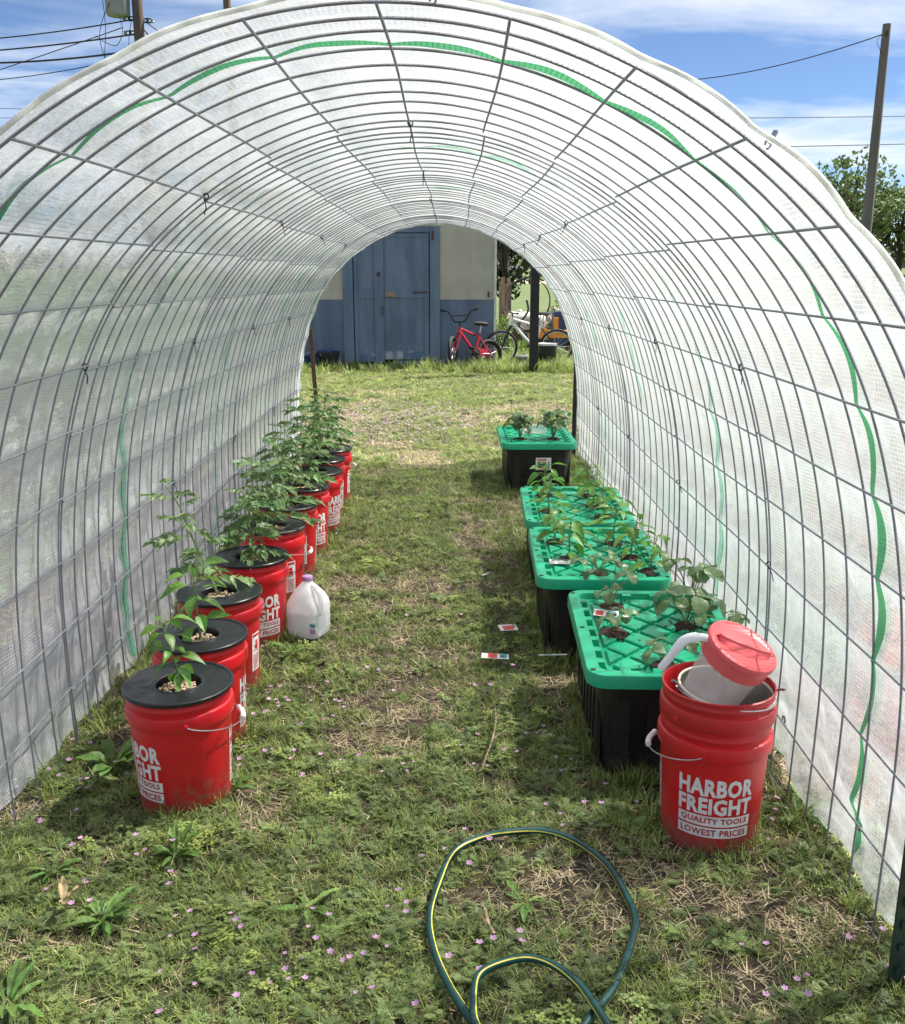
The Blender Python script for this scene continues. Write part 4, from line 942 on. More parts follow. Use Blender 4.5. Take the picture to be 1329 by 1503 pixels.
for i, (h, nl, ls, ln) in enumerate([(0.30, 22, 0.13, (0.0, 0.02)), (0.31, 21, 0.13, (-.02, 0)), (0.34, 22, 0.13, (-.06, 0)), (0.36, 22, 0.135, (-.08, 0)), (0.38, 23, 0.135, (-.07, 0)), (0.40, 24, 0.14, (-.04, 0)), (0.40, 24, 0.14, (-.02, 0))]):
    x, y = BUCKETS[3 + i]; tomato((x, y, Bz), h, TOML[i], 110 + i, nl, ls, ln, 1.0)
SL = ['strawberry plant in the back left hole of the nearest tub, above the picture tag', 'yellowing strawberry plant by the picture tag on the nearest tub', 'strawberry plant with the largest broad leaves in the middle of the nearest tub',
      'small strawberry plant at the front edge of the nearest green lid', 'strawberry plant in the back right corner of the nearest tub, against the cover', 'strawberry plant behind the pitcher at the right edge of the nearest tub']
for k, (hx, hy) in enumerate(TUBHOLES[0]):
    strawberry(tub_pt(0, hx, hy), SL[k], 130 + k, (6, 4, 7, 5, 7, 4)[k], (0.044, 0.036, 0.062, 0.036, 0.050, 0.038)[k], (0.13, 0.08, 0.12, 0.09, 0.15, 0.11)[k], k == 1)
PL = ['pepper plant in the back left hole of the second tub', 'pepper plant beside the white tag on the second tub', 'pepper plant at the front edge of the second tub', 'pepper plant in the back right hole of the second tub',
      'pepper plant in the right middle hole of the second tub', 'pepper plant at the front right corner of the second tub']
for k, (hx, hy) in enumerate(TUBHOLES[1]):
    if k == 0 or k == 3 or k == 4 or k == 1 or k == 5: pepper(tub_pt(1, hx, hy), (0.18, 0.18, 0.1, 0.19, 0.16, 0.15)[k], PL[k], 140 + k, (15, 15, 8, 15, 14, 12)[k], (0.088, 0.09, 0.05, 0.088, 0.085, 0.08)[k], (rnd.uniform(-.02, .03), 0))
    else: strawberry(tub_pt(1, hx, hy), 'small strawberry plant at the front edge of the second tub', 146, 5, 0.034, 0.10)
PL3 = ['pepper plant in the back left hole of the third tub', 'pepper plant in the front left hole of the third tub', 'pepper plant in the back middle hole of the third tub', 'pepper plant in the right middle hole of the third tub', 'pepper plant in the front right hole of the third tub']
for k, (hx, hy) in enumerate(TUBHOLES[2]): pepper(tub_pt(2, hx, hy), rnd.uniform(0.13, 0.18), PL3[k], 150 + k, 15, 0.082, (rnd.uniform(-.02, .03), 0))
strawberry(tub_pt(3, *TUBHOLES[3][0]), 'bushy grey green plant in the left hole of the farthest tub', 160, 16, 0.055, 0.16)
strawberry(tub_pt(3, *TUBHOLES[3][1]), 'bushy grey green plant in the right hole of the farthest tub', 161, 16, 0.055, 0.17)
# clear tray standing at the back of the farthest tub
t = thing('plastic_tray', tub_pt(3, 0.0, 0.12, 0.352), 'clear plastic tray lying on the farthest green lid', 'tray')
MB().lathe([(0.0, 0.001), (0.085, 0.0), (0.098, 0.045), (0.104, 0.047), (0.096, 0.045), (0.083, 0.003), (0, 0.003)], 32, sq=(5, 1, .7)).build('shell', M['clear'], t, True)

# weeds: single broad-leaved rosettes
def weed(px, py, n, L, upright, label, seed, shape='spat', wd=0.22):
    p = PZ(px, py, 0.02); r = random.Random(seed); t = thing('broadleaf_weed', (p.x, p.y, 0.0), label, 'weed', 'broad leaved weeds in the grass')
    ms = [leaf_geo(1, wd, d, 0.45, 12, shape, 0.022).mesh('leaf', M['weed'], True) for d in (0.35, 0.6)]
    az = r.uniform(0, 6)
    for i in range(n):
        az += 2.4 + r.uniform(-.3, .3); put('leaf', r.choice(ms), t, (0.004 * math.cos(az), 0.004 * math.sin(az), 0.006), (r.uniform(-.3, .3), -(upright + r.uniform(-.3, .25)), az), L * r.uniform(0.6, 1.15))
    return t
weed(258, 1252, 22, 0.080, 1.05, 'bright green upright leafy weed in front of the nearest left bucket', 1)
weed(150, 1345, 18, 0.080, 0.8, 'large spreading broadleaf weed at the lower left', 2)
weed(76, 1275, 11, 0.068, 0.65, 'pale broadleaf weed near the left edge of the cover', 3)
weed(452, 1328, 8, 0.07, 0.55, 'flat rosette weed in the lower middle left of the path', 4)
weed(165, 1120, 12, 0.13, 0.85, 'shaded leafy weed growing behind the nearest left bucket', 5, wd=0.36)
weed(345, 1150, 9, 0.09, 0.75, 'small bright weed at the right foot of the nearest left bucket', 6)
weed(770, 1318, 7, 0.07, 0.55, 'pale green rosette weed inside the hose loop', 7)
weed(1172, 1190, 12, 0.09, 0.65, 'broadleaf weed at the foot of the right cover beside the nested buckets', 8)
weed(10, 1470, 10, 0.09, 0.7, 'leafy weed at the bottom left corner of the picture', 9)
weed(430, 955, 8, 0.08, 0.8, 'tiny bright weed in front of the milk jug', 10)
weed(900, 1085, 9, 0.09, 0.9, 'leafy weed against the foot of the nearest black tub', 11)
weed(865, 1035, 8, 0.08, 1.0, 'slim weed standing at the left corner of the nearest black tub', 12)

# ------------------------------------------------------------------ milk jug
p = PZ(451, 928, 0.03); jug = thing('milk_jug', (p.x, p.y + 0.06, 0.0), 'translucent milk jug of water with lilac cap beside the fourth bucket', 'jug', rz=-0.35)
SQ = (4.2, 1.0, 1.0)
jp = [(0.0, 0.004), (0.062, 0.002), (0.072, 0.008), (0.076, 0.02), (0.077, 0.135), (0.074, 0.150), (0.062, 0.178), (0.044, 0.205), (0.026, 0.225), (0.0195, 0.232), (0.0195, 0.246)]
b = MB(); n = 40
for r_, z in jp:
    e = 4.2 - 2.1 * smooth01((z - 0.15) / 0.07)
    for k in range(n):
        a = 2 * math.pi * k / n + 0.0; c, s = math.cos(a), math.sin(a); q_ = (abs(c) ** e + abs(s) ** e) ** (-1 / e); x, y = r_ * c * q_, r_ * s * q_
        dent = math.exp(-((math.atan2(s, c) + 0.35) / 0.35) ** 2) * 0.022 * math.exp(-((z - 0.165) / 0.045) ** 2)
        b.v.append((x - c * dent, y - s * dent, z))
b.f = [(i*n + k, i*n + (k+1) % n, (i+1)*n + (k+1) % n, (i+1)*n + k) for i in range(len(jp) - 1) for k in range(n)]
b.build('body', M['jug'], jug, True)
ha = -0.35; hp = [(0.028, 0.222), (0.052, 0.212), (0.074, 0.186), (0.080, 0.155), (0.078, 0.125), (0.070, 0.105)]
MB().tube([(r_ * math.cos(ha), r_ * math.sin(ha), z) for r_, z in hp], [0.010, 0.012, 0.012, 0.012, 0.011, 0.008], 10).build('handle', M['jug'], jug, True)
MB().lathe([(0.0, 0.004), (0.070, 0.006), (0.074, 0.02), (0.0748, 0.112), (0.0, 0.112)], 40, sq=SQ).build('water', M['water'], jug, True)
MB().lathe([(0.0215, 0.238), (0.0220, 0.240), (0.0220, 0.253), (0.0205, 0.2555), (0.0, 0.2555)], 28).build('cap', M['lilac'], jug, True)
q = MB().rbox((0.058, -0.0755, 0.055), (0.028, 0.0012, 0.055), 0.0004).build('label', M['paper'], jug)
MB().box((0.058, -0.0766, 0.069), (0.024, 0.001, 0.014)).build('label_green', M['tag_teal'], q); MB().box((0.058, -0.0766, 0.044), (0.024, 0.001, 0.020)).build('label_purple', M['lilac'], q)

# ------------------------------------------------------------------ hose
def catmull(P_, per=10):
    P_ = [Vector(p) for p in P_]; out = []
    for i in range(len(P_) - 1):
        a, b_, c, d = P_[max(i-1, 0)], P_[i], P_[i+1], P_[min(i+2, len(P_)-1)]
        for k in range(per):
            t = k / per; out.append(0.5 * ((2*b_) + (c - a) * t + (2*a - 5*b_ + 4*c - d) * t*t + (-a + 3*b_ - 3*c + d) * t**3))
    return out + [P_[-1]]
hpx = [(760, 1600, .03), (722, 1540, .035), (690, 1490, .04), (660, 1445, .035), (641, 1395, .03), (634, 1345, .03), (643, 1295, .03), (668, 1254, .03), (705, 1230, .035), (752, 1219, .04), (802, 1221, .04), (850, 1236, .035), (893, 1268, .03), (920, 1308, .03),
       (931, 1350, .03), (926, 1398, .03), (905, 1445, .035), (878, 1482, .04), (840, 1520, .045), (790, 1548, .05), (740, 1545, .055), (704, 1510, .06), (694, 1470, .06), (704, 1436, .06), (732, 1414, .06), (770, 1406, .06), (810, 1415, .06), (845, 1440, .06), (872, 1473, .06), (895, 1515, .055), (915, 1570, .04)]
hose_pts = catmull([PZ(a + 3 * math.sin(a * .9), b_ + 2 * math.cos(b_), z - 0.010) for a, b_, z in hpx])
hose = thing('garden_hose', (hose_pts[0].x, hose_pts[0].y, 0.0), 'dark green garden hose with yellow stripes looped on the grass', 'hose'); hl = Vector(hose.location)
HR = 0.0090
MB().tube([p - hl for p in hose_pts], HR, 12).build('tube', M['hose'], hose, True)
for ph in (0.5, 3.6):
    b = MB(); T = [(hose_pts[min(i+1, len(hose_pts)-1)] - hose_pts[max(i-1, 0)]).normalized() for i in range(len(hose_pts))]
    for i, p in enumerate(hose_pts):
        s_ = T[i].cross(Vector((0, 0, 1))).normalized(); u_ = s_.cross(T[i]); tw = ph + 0.55 * math.sin(i * 0.035)
        for d in (-0.16, 0.16): b.v.append(tuple(p - hl + (s_ * math.cos(tw + d) + u_ * math.sin(tw + d)) * (HR + 0.0005)))
    b.f = [(2*i, 2*i+1, 2*i+3, 2*i+2) for i in range(len(hose_pts) - 1)]; b.build('yellow_stripe', M['yellow'], hose, True)

# ------------------------------------------------------------------ litter on the path
def card(name, px, py, w, h, rz, label, cat, deco, z=0.045, loc=None):
    p = Vector(loc) if loc else PZ(px, py, z); t = thing(name, p, label, cat, rz=rz); t.rotation_euler = (rnd.uniform(-.12, .12), rnd.uniform(-.12, .12), rz)
    MB().rbox((0, 0, 0), (w, h, 0.0012), 0.0004).build('card', M['paper'], t)
    for nm, m_, x, y, ww, hh in deco: MB().box((x, y, 0.0011), (ww, hh, 0.0006)).build(nm, M[m_], t)
    return t
card('plant_tag', 746, 921, 0.075, 0.055, 0.2, 'red and white plant tag on the grass, farther of two', 'plant tag', [('red_print', 'tag_red', 0.0, -0.004, 0.045, 0.038), ('green_print', 'tag_green', 0.028, 0.01, 0.010, 0.03), ('white_print', 'paper', -0.005, 0.012, 0.02, 0.0065)])
card('plant_tag', 727, 963, 0.105, 0.045, -0.05, 'red and green plant tag on the grass, nearer of two', 'plant tag', [('red_print', 'tag_red', -0.01, 0, 0.036, 0.040), ('green_print', 'tag_teal', 0.032, 0.002, 0.030, 0.036), ('picture', 'tag_red', 0.030, -0.002, 0.014, 0.018)])
card('plant_label', 812, 961, 0.11, 0.010, 0.05, 'thin white plastic label stick lying beside the tubs', 'label stick', [('print', 'tag_teal', -0.02, 0, 0.03, 0.004)])
card('paper_scrap', 712, 843, 0.045, 0.014, 0.9, 'small white scrap of paper on the path', 'paper scrap', [('crease', 'print', 0, 0, 0.03, 0.002)])
card('plant_tag', 0, 0, 0.085, 0.05, -0.1, 'white plant tag lying on the second green lid', 'plant tag', [('black_print', 'tag_dark', 0.0, 0.016, 0.07, 0.010)], loc=tub_pt(1, -0.155, -0.16, 0.361))
card('plant_tag', 0, 0, 0.085, 0.06, -0.2, 'plant tag with berry picture lying on the nearest green lid', 'plant tag', [('red_print', 'tag_red', -0.022, -0.004, 0.025, 0.045), ('dark_print', 'tag_dark', 0.018, -0.01, 0.035, 0.03), ('teal_print', 'tag_teal', 0.018, 0.016, 0.03, 0.012)], loc=tub_pt(0, -0.145, 0.135, 0.362))
tw = catmull([PZ(a, b_, z) for a, b_, z in ((727, 1040, .03), (728, 1060, .045), (723, 1085, .04), (716, 1105, .045), (708, 1128, .03))], 5); o = tw[0].copy(); o.z = 0
t = thing('twig', o, 'crooked dry twig lying on the path', 'twig'); MB().tube([p - o for p in tw], [0.0035 * (1 - 0.5 * i / len(tw)) for i in range(len(tw))], 6).build('stick', M['twig'], t, True)
MB().tube([tw[10] - o, tw[10] - o + Vector((0.03, 0.02, 0.012)), tw[10] - o + Vector((0.05, 0.05, 0.006))], [0.002, 0.0016, 0.001], 5).build('side_shoot', M['twig'], t, True)
tw = [PZ(712, 1335, .035), PZ(717, 1355, .04), PZ(726, 1372, .035)]; o = tw[0].copy(); o.z = 0
t = thing('dry_stalk', o, 'short pale dry stalk inside the hose loop', 'dry stalk'); MB().tube([p - o for p in catmull(tw, 5)], 0.005, 6).build('stick', M['twig'], t, True); MB().tube([tw[1] - o, tw[1] - o + Vector((-.02, .015, .01))], 0.002, 5).build('side_shoot', M['twig'], t)
p = PZ(92, 1322, 0.05); t = thing('dead_leaf', p, 'curled pale dead leaf beside the broadleaf weed at lower left', 'dead leaf')
dl = leaf_geo(0.058, 0.022, -0.5, 0.9, 8, 'oval', 0.003).mesh('blade', M['dead'], True)
for a in (0.6, 2.0, -1.2): put('blade', dl, t, (0, 0, 0), (rnd.uniform(-.5, .5), 0.0, a))

# ------------------------------------------------------------------ the shed
SY = 15.45
shed = thing('shed', (-1.3, SY, 0), 'blue and cream painted shed with double doors facing the tunnel', 'shed'); SO = Vector((-1.3, SY, 0))
def sx(px): return (px - CX) / F_PX * (SY * CS + (CAM_H - 1.0) * SN)       # pixel column to X on the front wall
def szz(py): return PY(600, py, SY).z
XR, XL = sx(726.5), -3.9; D0, D1 = sx(504), sx(646); ZM = szz(439.5); ZT = 2.62; DEP = 4.0
def sbox(name, x0, x1, y0, y1, z0, z1, m, parent=shed, bev=0.0):
    c = (((x0 + x1) / 2) - SO.x, ((y0 + y1) / 2) - SO.y, (z0 + z1) / 2); s = (x1 - x0, y1 - y0, z1 - z0); b_ = MB()
    (b_.rbox(c, s, bev) if bev else b_.box(c, s)); return b_.build(name, M[m], parent)
for nm, x0, x1 in (('l', XL, D0), ('r', D1, XR)):
    sbox('lower_wall', x0, x1, SY, SY + 0.06, 0.0, ZM, 'shed_blue'); sbox('upper_wall', x0, x1, SY + 0.003, SY + 0.06, ZM, ZT, 'shed_cream')
DT = szz(332)
sbox('upper_wall', D0, D1, SY + 0.003, SY + 0.06, DT, ZT, 'shed_cream')
sbox('side_wall', XL, XL + 0.06, SY + 0.06, SY + DEP, 0, ZT + 0.25, 'shed_cream'); sbox('side_wall', XR - 0.06, XR - 0.002, SY + 0.06, SY + DEP, 0, ZT + 0.2, 'shed_cream'); sbox('back_wall', XL + 0.06, XR - 0.06, SY + DEP - 0.06, SY + DEP, 0, ZT + 0.3, 'shed_cream')
sbox('corner_trim', XR - 0.012, XR + 0.025, SY - 0.018, SY + 0.05, 0.02, ZT, 'trim')
MB().box((0, 0, 0), (XR - XL + 0.3, DEP + 0.25, 0.05), Matrix.Translation(((XL + XR) / 2 - SO.x, DEP / 2 - 0.0, ZT + 0.17)) @ Matrix.Rotation(math.radians(3.5), 4, 'X')).build('roof', M['roof'], shed)
for px in (656, 690): sbox('panel_seam', sx(px) - 0.004, sx(px) + 0.004, SY - 0.002, SY + 0.01, ZM + 0.01, ZT, 'shed_cream')
sbox('panel_seam', XR - 0.10, XR - 0.094, SY - 0.002, SY + 0.01, 0.05, ZM, 'shed_blue')
# door casing
sbox('door_jamb', D0, sx(519), SY - 0.030, SY + 0.05, 0.03, DT, 'door_blue', bev=0.004); sbox('door_jamb', sx(631.5), D1, SY - 0.030, SY + 0.05, 0.03, DT, 'door_blue', bev=0.004)
sbox('door_header', sx(519.5), sx(631), SY - 0.028, SY + 0.05, szz(341), DT, 'door_blue', bev=0.004)
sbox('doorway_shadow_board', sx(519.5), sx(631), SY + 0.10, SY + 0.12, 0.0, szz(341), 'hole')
def door(px0, px1, py0, stile, name, zb):
    x0, x1 = sx(px0), sx(px1); z1 = szz(341.8); d = sbox(name, x0, x1, SY + 0.012, SY + 0.04, zb, z1, 'door_blue')
    zr0, zr1 = szz(437), szz(427.5); w = stile
    sbox('stile', x0, x0 + w, SY - 0.006, SY + 0.0115, zb, z1, 'door_blue', d, 0.003); sbox('stile', x1 - w, x1, SY - 0.006, SY + 0.0115, zb, z1, 'door_blue', d, 0.003)
    sbox('rail', x0 + w + .002, x1 - w - .002, SY - 0.004, SY + 0.0115, z1 - 0.06, z1, 'door_blue', d, 0.003); sbox('rail', x0 + w + .002, x1 - w - .002, SY - 0.005, SY + 0.0115, zr0, zr1, 'door_blue', d, 0.003)
    sbox('rail', x0 + w + .002, x1 - w - .002, SY - 0.004, SY + 0.0115, zb, zb + 0.13, 'worn', d, 0.003)
    return d
dl_ = door(520.2, 556.5, 0, 0.055, 'door', 0.06); dr_ = door(557.5, 630.2, 0, 0.075, 'door', 0.10)
sbox('cover_strip', sx(550.5), sx(564), SY - 0.034, SY - 0.0065, 0.05, szz(343), 'door_blue', dl_, 0.004)
sbox('hasp', sx(566), sx(581), SY - 0.022, SY - 0.006, szz(436), szz(428), 'hasp', dr_, 0.004)
sbox('strap_hinge', sx(606), sx(628), SY - 0.016, SY - 0.006, szz(430), szz(427.8), 'rusty', dr_); sbox('hinge', sx(634), sx(637.5), SY - 0.042, SY - 0.031, szz(352), szz(339), 'rusty', dr_)
sbox('knob', sx(554), sx(559), SY - 0.062, SY - 0.035, szz(405), szz(399.5), 'rusty', dl_, 0.006)
MB().tube([(sx(562) - SO.x + 0.02 * math.sin(a), -0.045, szz(456) + 0.07 * math.cos(a)) for a in np.linspace(0, 6.283, 17)[:-1]], 0.005, 5, closed=True).build('hook', M['rusty'], dl_)
sbox('sill_board', sx(575), sx(628), SY - 0.02, SY + 0.05, 0.02, 0.08, 'worn')
sbox('wall_hook', sx(716), sx(718.5), SY - 0.03, SY - 0.001, szz(436), szz(428), 'rusty')
# black crate left of the door
t = thing('plastic_crate', (sx(482), SY - 0.28, 0.0), 'dark plastic crate at the foot of the shed, left of the doors', 'crate')
b = MB(); stack(b, [(0.30, 0.24, .02, 0), (0.34, 0.28, .02, 0.22), (0.36, 0.30, .02, 0.222), (0.36, 0.30, .02, 0.245), (0.33, 0.27, .02, 0.245), (0.29, 0.23, .02, 0.02)]); b.build('shell', M['tub'], t)
b = MB(); b.rbox((-0.02, 0.0, 0.24), (0.22, 0.16, 0.05), 0.01); b.build('contents', M['navy'], t)
t = thing('plastic_tub', (sx(462), SY - 0.45, 0.0), 'small blue plastic pail left of the dark crate', 'pail')
MB().lathe([(0.0, 0.004), (0.10, 0.0), (0.125, 0.19), (0.13, 0.195), (0.12, 0.19), (0.097, 0.01), (0, 0.01)], 24).build('shell', M['navy'], t, True); MB().tube([(0.13 * math.cos(a), 0.05 * math.sin(a), 0.19 + 0.06 * math.sin(a)) for a in np.linspace(0, math.pi, 13)], 0.004, 5).build('bail', M['bail'], t)

# ------------------------------------------------------------------ bicycles
def bicycle(name, loc, rz, lean, wr, wb, m_frame, m_frame2, label, bar_h, kid=False, steer=0.0):
    t = thing(name, loc, label, 'bicycle', 'bicycles by the shed'); t.rotation_mode = 'ZYX'; t.rotation_euler = (lean, 0, rz)
    V3 = Vector
    hub_f, hub_r = V3((-wb / 2, 0, wr)), V3((wb / 2, 0, wr)); bb = V3((wb * 0.10, 0, wr * 0.95)); head_t = V3((-wb * 0.30, 0, wr * 2 + wb * 0.22)); head_b = V3((-wb * 0.335, 0, wr * 2 + wb * 0.08)); seat_t = V3((wb * 0.24, 0, wr * 2 + wb * (0.18 if kid else 0.16)))
    tyre = MB().tube([((wr - 0.018) * math.cos(a), 0, (wr - 0.018) * math.sin(a)) for a in np.linspace(0, 6.283, 29)[:-1]], 0.021 if not kid else 0.024, 8, closed=True).mesh('tyre', M['tyre'], True)
    rim = MB().tube([((wr - 0.045) * math.cos(a), 0, (wr - 0.045) * math.sin(a)) for a in np.linspace(0, 6.283, 29)[:-1]], 0.011, 6, closed=True).mesh('rim', M['rim_m'] if not kid else M['black_paint'], True)
    sp = MB()
    for k in range(14): a = k * 6.283 / 14; sp.tube([(0, 0.02 * (-1) ** k, 0), ((wr - 0.045) * math.cos(a), 0, (wr - 0.045) * math.sin(a))], 0.0022, 4)
    sp.tube([(0, -0.035, 0), (0, 0.035, 0)], 0.018, 8); sp = sp.mesh('spokes', M['rim_m'])
    for hub, st in ((hub_f, steer), (hub_r, 0)):
        w = put('wheel', tyre, t, hub, (0, 0, st)); put('rim', rim, w); put('spokes', sp, w)
    R_ = 0.017 if kid else 0.018
    MB().tube([head_t * 0.35 + head_b * 0.65, bb], R_ * 1.25, 8).tube([head_t * 0.8 + head_b * 0.2, seat_t.lerp(bb, 0.25)], R_, 8).tube([bb, seat_t.lerp(bb, 0.1)], R_, 8).tube([head_b, head_t], R_ * 1.25, 8).build('frame', M[m_frame], t, True)
    b = MB()
    for s in (-1, 1): b.tube([bb + V3((0, s * .02, 0)), hub_r + V3((0, s * .05, 0))], 0.010, 6).tube([seat_t.lerp(bb, 0.25), hub_r + V3((0, s * .05, 0))], 0.009, 6)
    b.build('rear_triangle', M[m_frame2], t, True)
    b = MB()
    for s in (-1, 1): b.tube([head_b + V3((0, s * .045, -0.01)), hub_f + V3((0, s * .05, 0))], 0.013, 6)
    b.tube([head_b + V3((0, -.05, -.005)), head_b + V3((0, .05, -.005))], 0.013, 6); b.build('fork', M[m_frame2], t, True)
    b = MB(); st = head_t + V3((-0.01, 0, 0.07)); c_, s_ = math.cos(steer), math.sin(steer)
    b.tube([head_t, st], 0.012, 6); hw = 0.27 if kid else 0.29
    bar = [(-0.02, -hw, bar_h), (0.0, -hw * .62, bar_h - 0.02), (-0.02, -hw * .25, 0.0), (-0.02, hw * .25, 0.0), (0.0, hw * .62, bar_h - 0.02), (-0.02, hw, bar_h)]
    bar = [st + V3((x * c_ - y * s_, x * s_ + y * c_, z)) for x, y, z in bar]; b.tube(bar, 0.011, 8); b.tube([bar[1].lerp(bar[2], .4), bar[4].lerp(bar[3], .4)], 0.008, 6)
    hb = b.build('handlebar', M['black_paint'], t, True)
    for a_, c in ((bar[0], bar[1]), (bar[5], bar[4])): MB().tube([a_, a_.lerp(c, 0.55)], 0.017, 8).build('grip', M['tyre'], hb, True)
    sb = seat_t + V3((0.02, 0, 0.10)); MB().tube([seat_t.lerp(bb, 0.1), sb], 0.012, 6).build('seat_post', M['rim_m'], t)
    MB().lathe([(0.0, -0.02), (0.8, -0.018), (1.0, 0.0), (0.8, 0.022), (0.0, 0.03)], 16, Matrix.Translation(sb) @ Matrix.Diagonal((0.125, 0.065, 1, 1))).build('saddle', M['tyre'], t, True)
    b = MB(); b.tube([bb + V3((0, -0.07, 0)), bb + V3((0, 0.07, 0))], 0.02, 8).lathe([(0.0, 0), (0.055, 0), (0.055, 0.006), (0, 0.006)], 20, Matrix.Translation(bb + V3((0, -0.05, 0))) @ Matrix.Rotation(math.pi / 2, 4, 'X'))
    for s in (-1, 1): b.tube([bb + V3((0, s * .07, 0)), bb + V3((s * .11, s * .075, -s * .06))], 0.010, 6)
    cr = b.build('crank', M['black_paint'] if kid else M['rim_m'], t)
    for s in (-1, 1): MB().rbox((bb.x + s * .11, s * .12, bb.z - s * .06), (0.08, 0.09, 0.022), 0.004).build('pedal', M['tyre'], cr)
    return t
kb = bicycle('bicycle', (sx(692), SY - 0.42, 0.01), 0.55, math.radians(-12), 0.205, 0.60, 'bike_red', 'bike_red', 'small red child bicycle with high handlebars leaning at the shed corner', 0.17, True, 0.75)
kb.scale = (1.12,) * 3
b = MB(); b.rbox((0.13, -0.035, 0.24), (0.26, 0.012, 0.10), 0.005, Matrix.Rotation(0.15, 4, 'Y')); b.build('chain_guard', M['bike_red'], kb)
bicycle('bicycle', (1.22, SY + 0.12, 0.0), 0.12, math.radians(6), 0.285, 0.90, 'bike_white', 'black_paint', 'silver bicycle leaning behind the black steel post', 0.03, False, 0.2)

# black post, canisters, junk beyond
p = PZ(783, 545); post = thing('steel_post', (p.x, p.y, 0), 'tall square black steel post standing near the bicycles', 'post')
MB().rbox((0, 0, 1.5), (0.125, 0.125, 3.06), 0.006).build('shaft', M['black_paint'], post); MB().box((-0.10, 0, 0.62), (0.10, 0.02, 0.03)).build('bracket', M['black_paint'], post); MB().rbox((0, 0, 3.04), (0.15, 0.15, 0.02), 0.004).build('cap', M['black_paint'], post)
for px, py, r_, h_, lb in ((757, 524, 0.095, 0.18, 'small dark paint can in the grass left of the black post'), (800, 533, 0.15, 0.36, 'dark round can with pale lid just right of the black post')):
    p = PZ(px, py); t = thing('metal_can', (p.x, 15.25, 0.0), lb, 'can')
    MB().lathe([(0, 0.003), (r_ * .96, 0), (r_, 0.01), (r_, h_), (r_ * .97, h_ + .005)], 28).build('body', M['tub'], t, True); MB().lathe([(r_ * 1.03, h_ - .02), (r_ * 1.03, h_ + .008), (r_ * .9, h_ + .012), (r_ * .86, h_ + .003), (0, h_ + .003)], 28).build('lid', M['rim_m'], t, True)
def cxy(px, Y): return (px - CX) / F_PX * (Y * CS + 1.2 * SN)
# white tank with rounded ends
t = thing('water_tank', (cxy(772, 17.6), 17.6, 0.0), 'dirty white plastic tank lying behind the bicycles', 'tank', rz=0.06)
b = MB(); b.lathe([(0.0, -0.33), (0.14, -0.33), (0.185, -0.28), (0.19, -0.05), (0.20, -0.04), (0.20, 0.04), (0.19, 0.05), (0.18, 0.28), (0.14, 0.33), (0, 0.33)], 32, Matrix.Translation((0, 0, 0.56)) @ Matrix.Rotation(math.pi / 2 + 0.06, 4, 'Y'), sq=(3.2, 1, 1)); b.build('body', M['tank'], t, True)
MB().lathe([(0.05, 0), (0.05, .04), (0.04, .05), (0, .05)], 16, Matrix.Translation((-.12, 0, .74))).build('filler_cap', M['tank'], t, True)
for s in (-0.20, 0.20): MB().box((s, 0, 0.19), (0.08, 0.34, 0.38)).build('cradle', M['rusty'], t)
for s in (-0.18, 0.02, 0.16): MB().tube([(s + 0.08 * math.sin(a * 2), -0.20 * math.cos(a), 0.56 + 0.20 * math.sin(a)) for a in np.linspace(-0.6, 2.2, 14)], 0.008, 5).build('strap', M['cable'], t, True)
t = thing('pipe_frame', (cxy(764, 17.0), 17.0, 0.0), 'bent dark steel pipe frame leaning in front of the white tank', 'pipe frame')
MB().tube(catmull_([(-0.22, 0, 0.0), (-0.17, 0, 0.35), (0.02, 0.05, 0.62), (0.13, 0.05, 0.80), (0.10, 0.05, 0.98)]), 0.018, 7).build('bent_pipe', M['black_paint'], t, True)
MB().tube(catmull_([(0.16, -0.05, 0.0), (0.10, 0, 0.42), (-0.10, 0.02, 0.55), (-0.20, 0.02, 0.46)]), 0.014, 7).tube([(0.10, 0.02, 0.42), (0.42, 0.02, 0.60)], 0.012, 6).build('brace_pipe', M['cable'], t, True)
# wire hoop
c = PY(775, 440, 18.3); t = thing('wire_hoop', (c.x, 18.3, 0.0), 'large thin wire hoop standing behind the white tank', 'hoop')
for k in range(3): MB().tube([(0.42 * math.cos(a), 0.05 * k, c.z - 0.02 + 0.42 * math.sin(a)) for a in np.linspace(0, 6.283, 41)[:-1]], 0.009, 5, closed=True).build('ring', M['cable'], t, True)
MB().tube([(-0.1, 0.05, 0), (-0.1, 0.05, c.z - .4)], 0.012, 5).tube([(0.1, 0.05, 0), (0.1, 0.05, c.z - .4)], 0.012, 5).build('stand', M['cable'], t)
# rubble
rk = random.Random(4)
RL = ['largest brown rock in the rubble heap behind the tank', 'flat rock at the left of the rubble heap', 'pinkish rock on the right of the rubble heap', 'small rock in front of the rubble heap', 'grey brown rock at the back of the rubble heap', 'rock at the far left beside the old wooden post']
for i, (px, dy, s) in enumerate(((800, 0, 0.30), (762, .5, 0.27), (822, .2, 0.25), (838, -.5, 0.18), (812, .8, 0.30), (745, .3, 0.24))):
    bm = bmesh.new(); bmesh.ops.create_icosphere(bm, subdivisions=2, radius=1)
    for v in bm.verts: v.co *= 1 + rk.uniform(-.22, .22); v.co = Vector((v.co.x * 1.2, v.co.y, v.co.z * .8)) * s
    zz = min(v.co.z for v in bm.verts)
    for v in bm.verts: v.co.z -= zz
    me = bpy.data.meshes.new('rock'); bm.to_mesh(me); bm.free(); me.materials.append(M['rock']); Y = 19.2 + dy
    tag(put('rock', me, None, (cxy(px, Y), Y, -0.02), (0, 0, rk.uniform(0, 6)), (1, 1, 1.5)), RL[i], 'rock', 'rubble heap behind the tank')
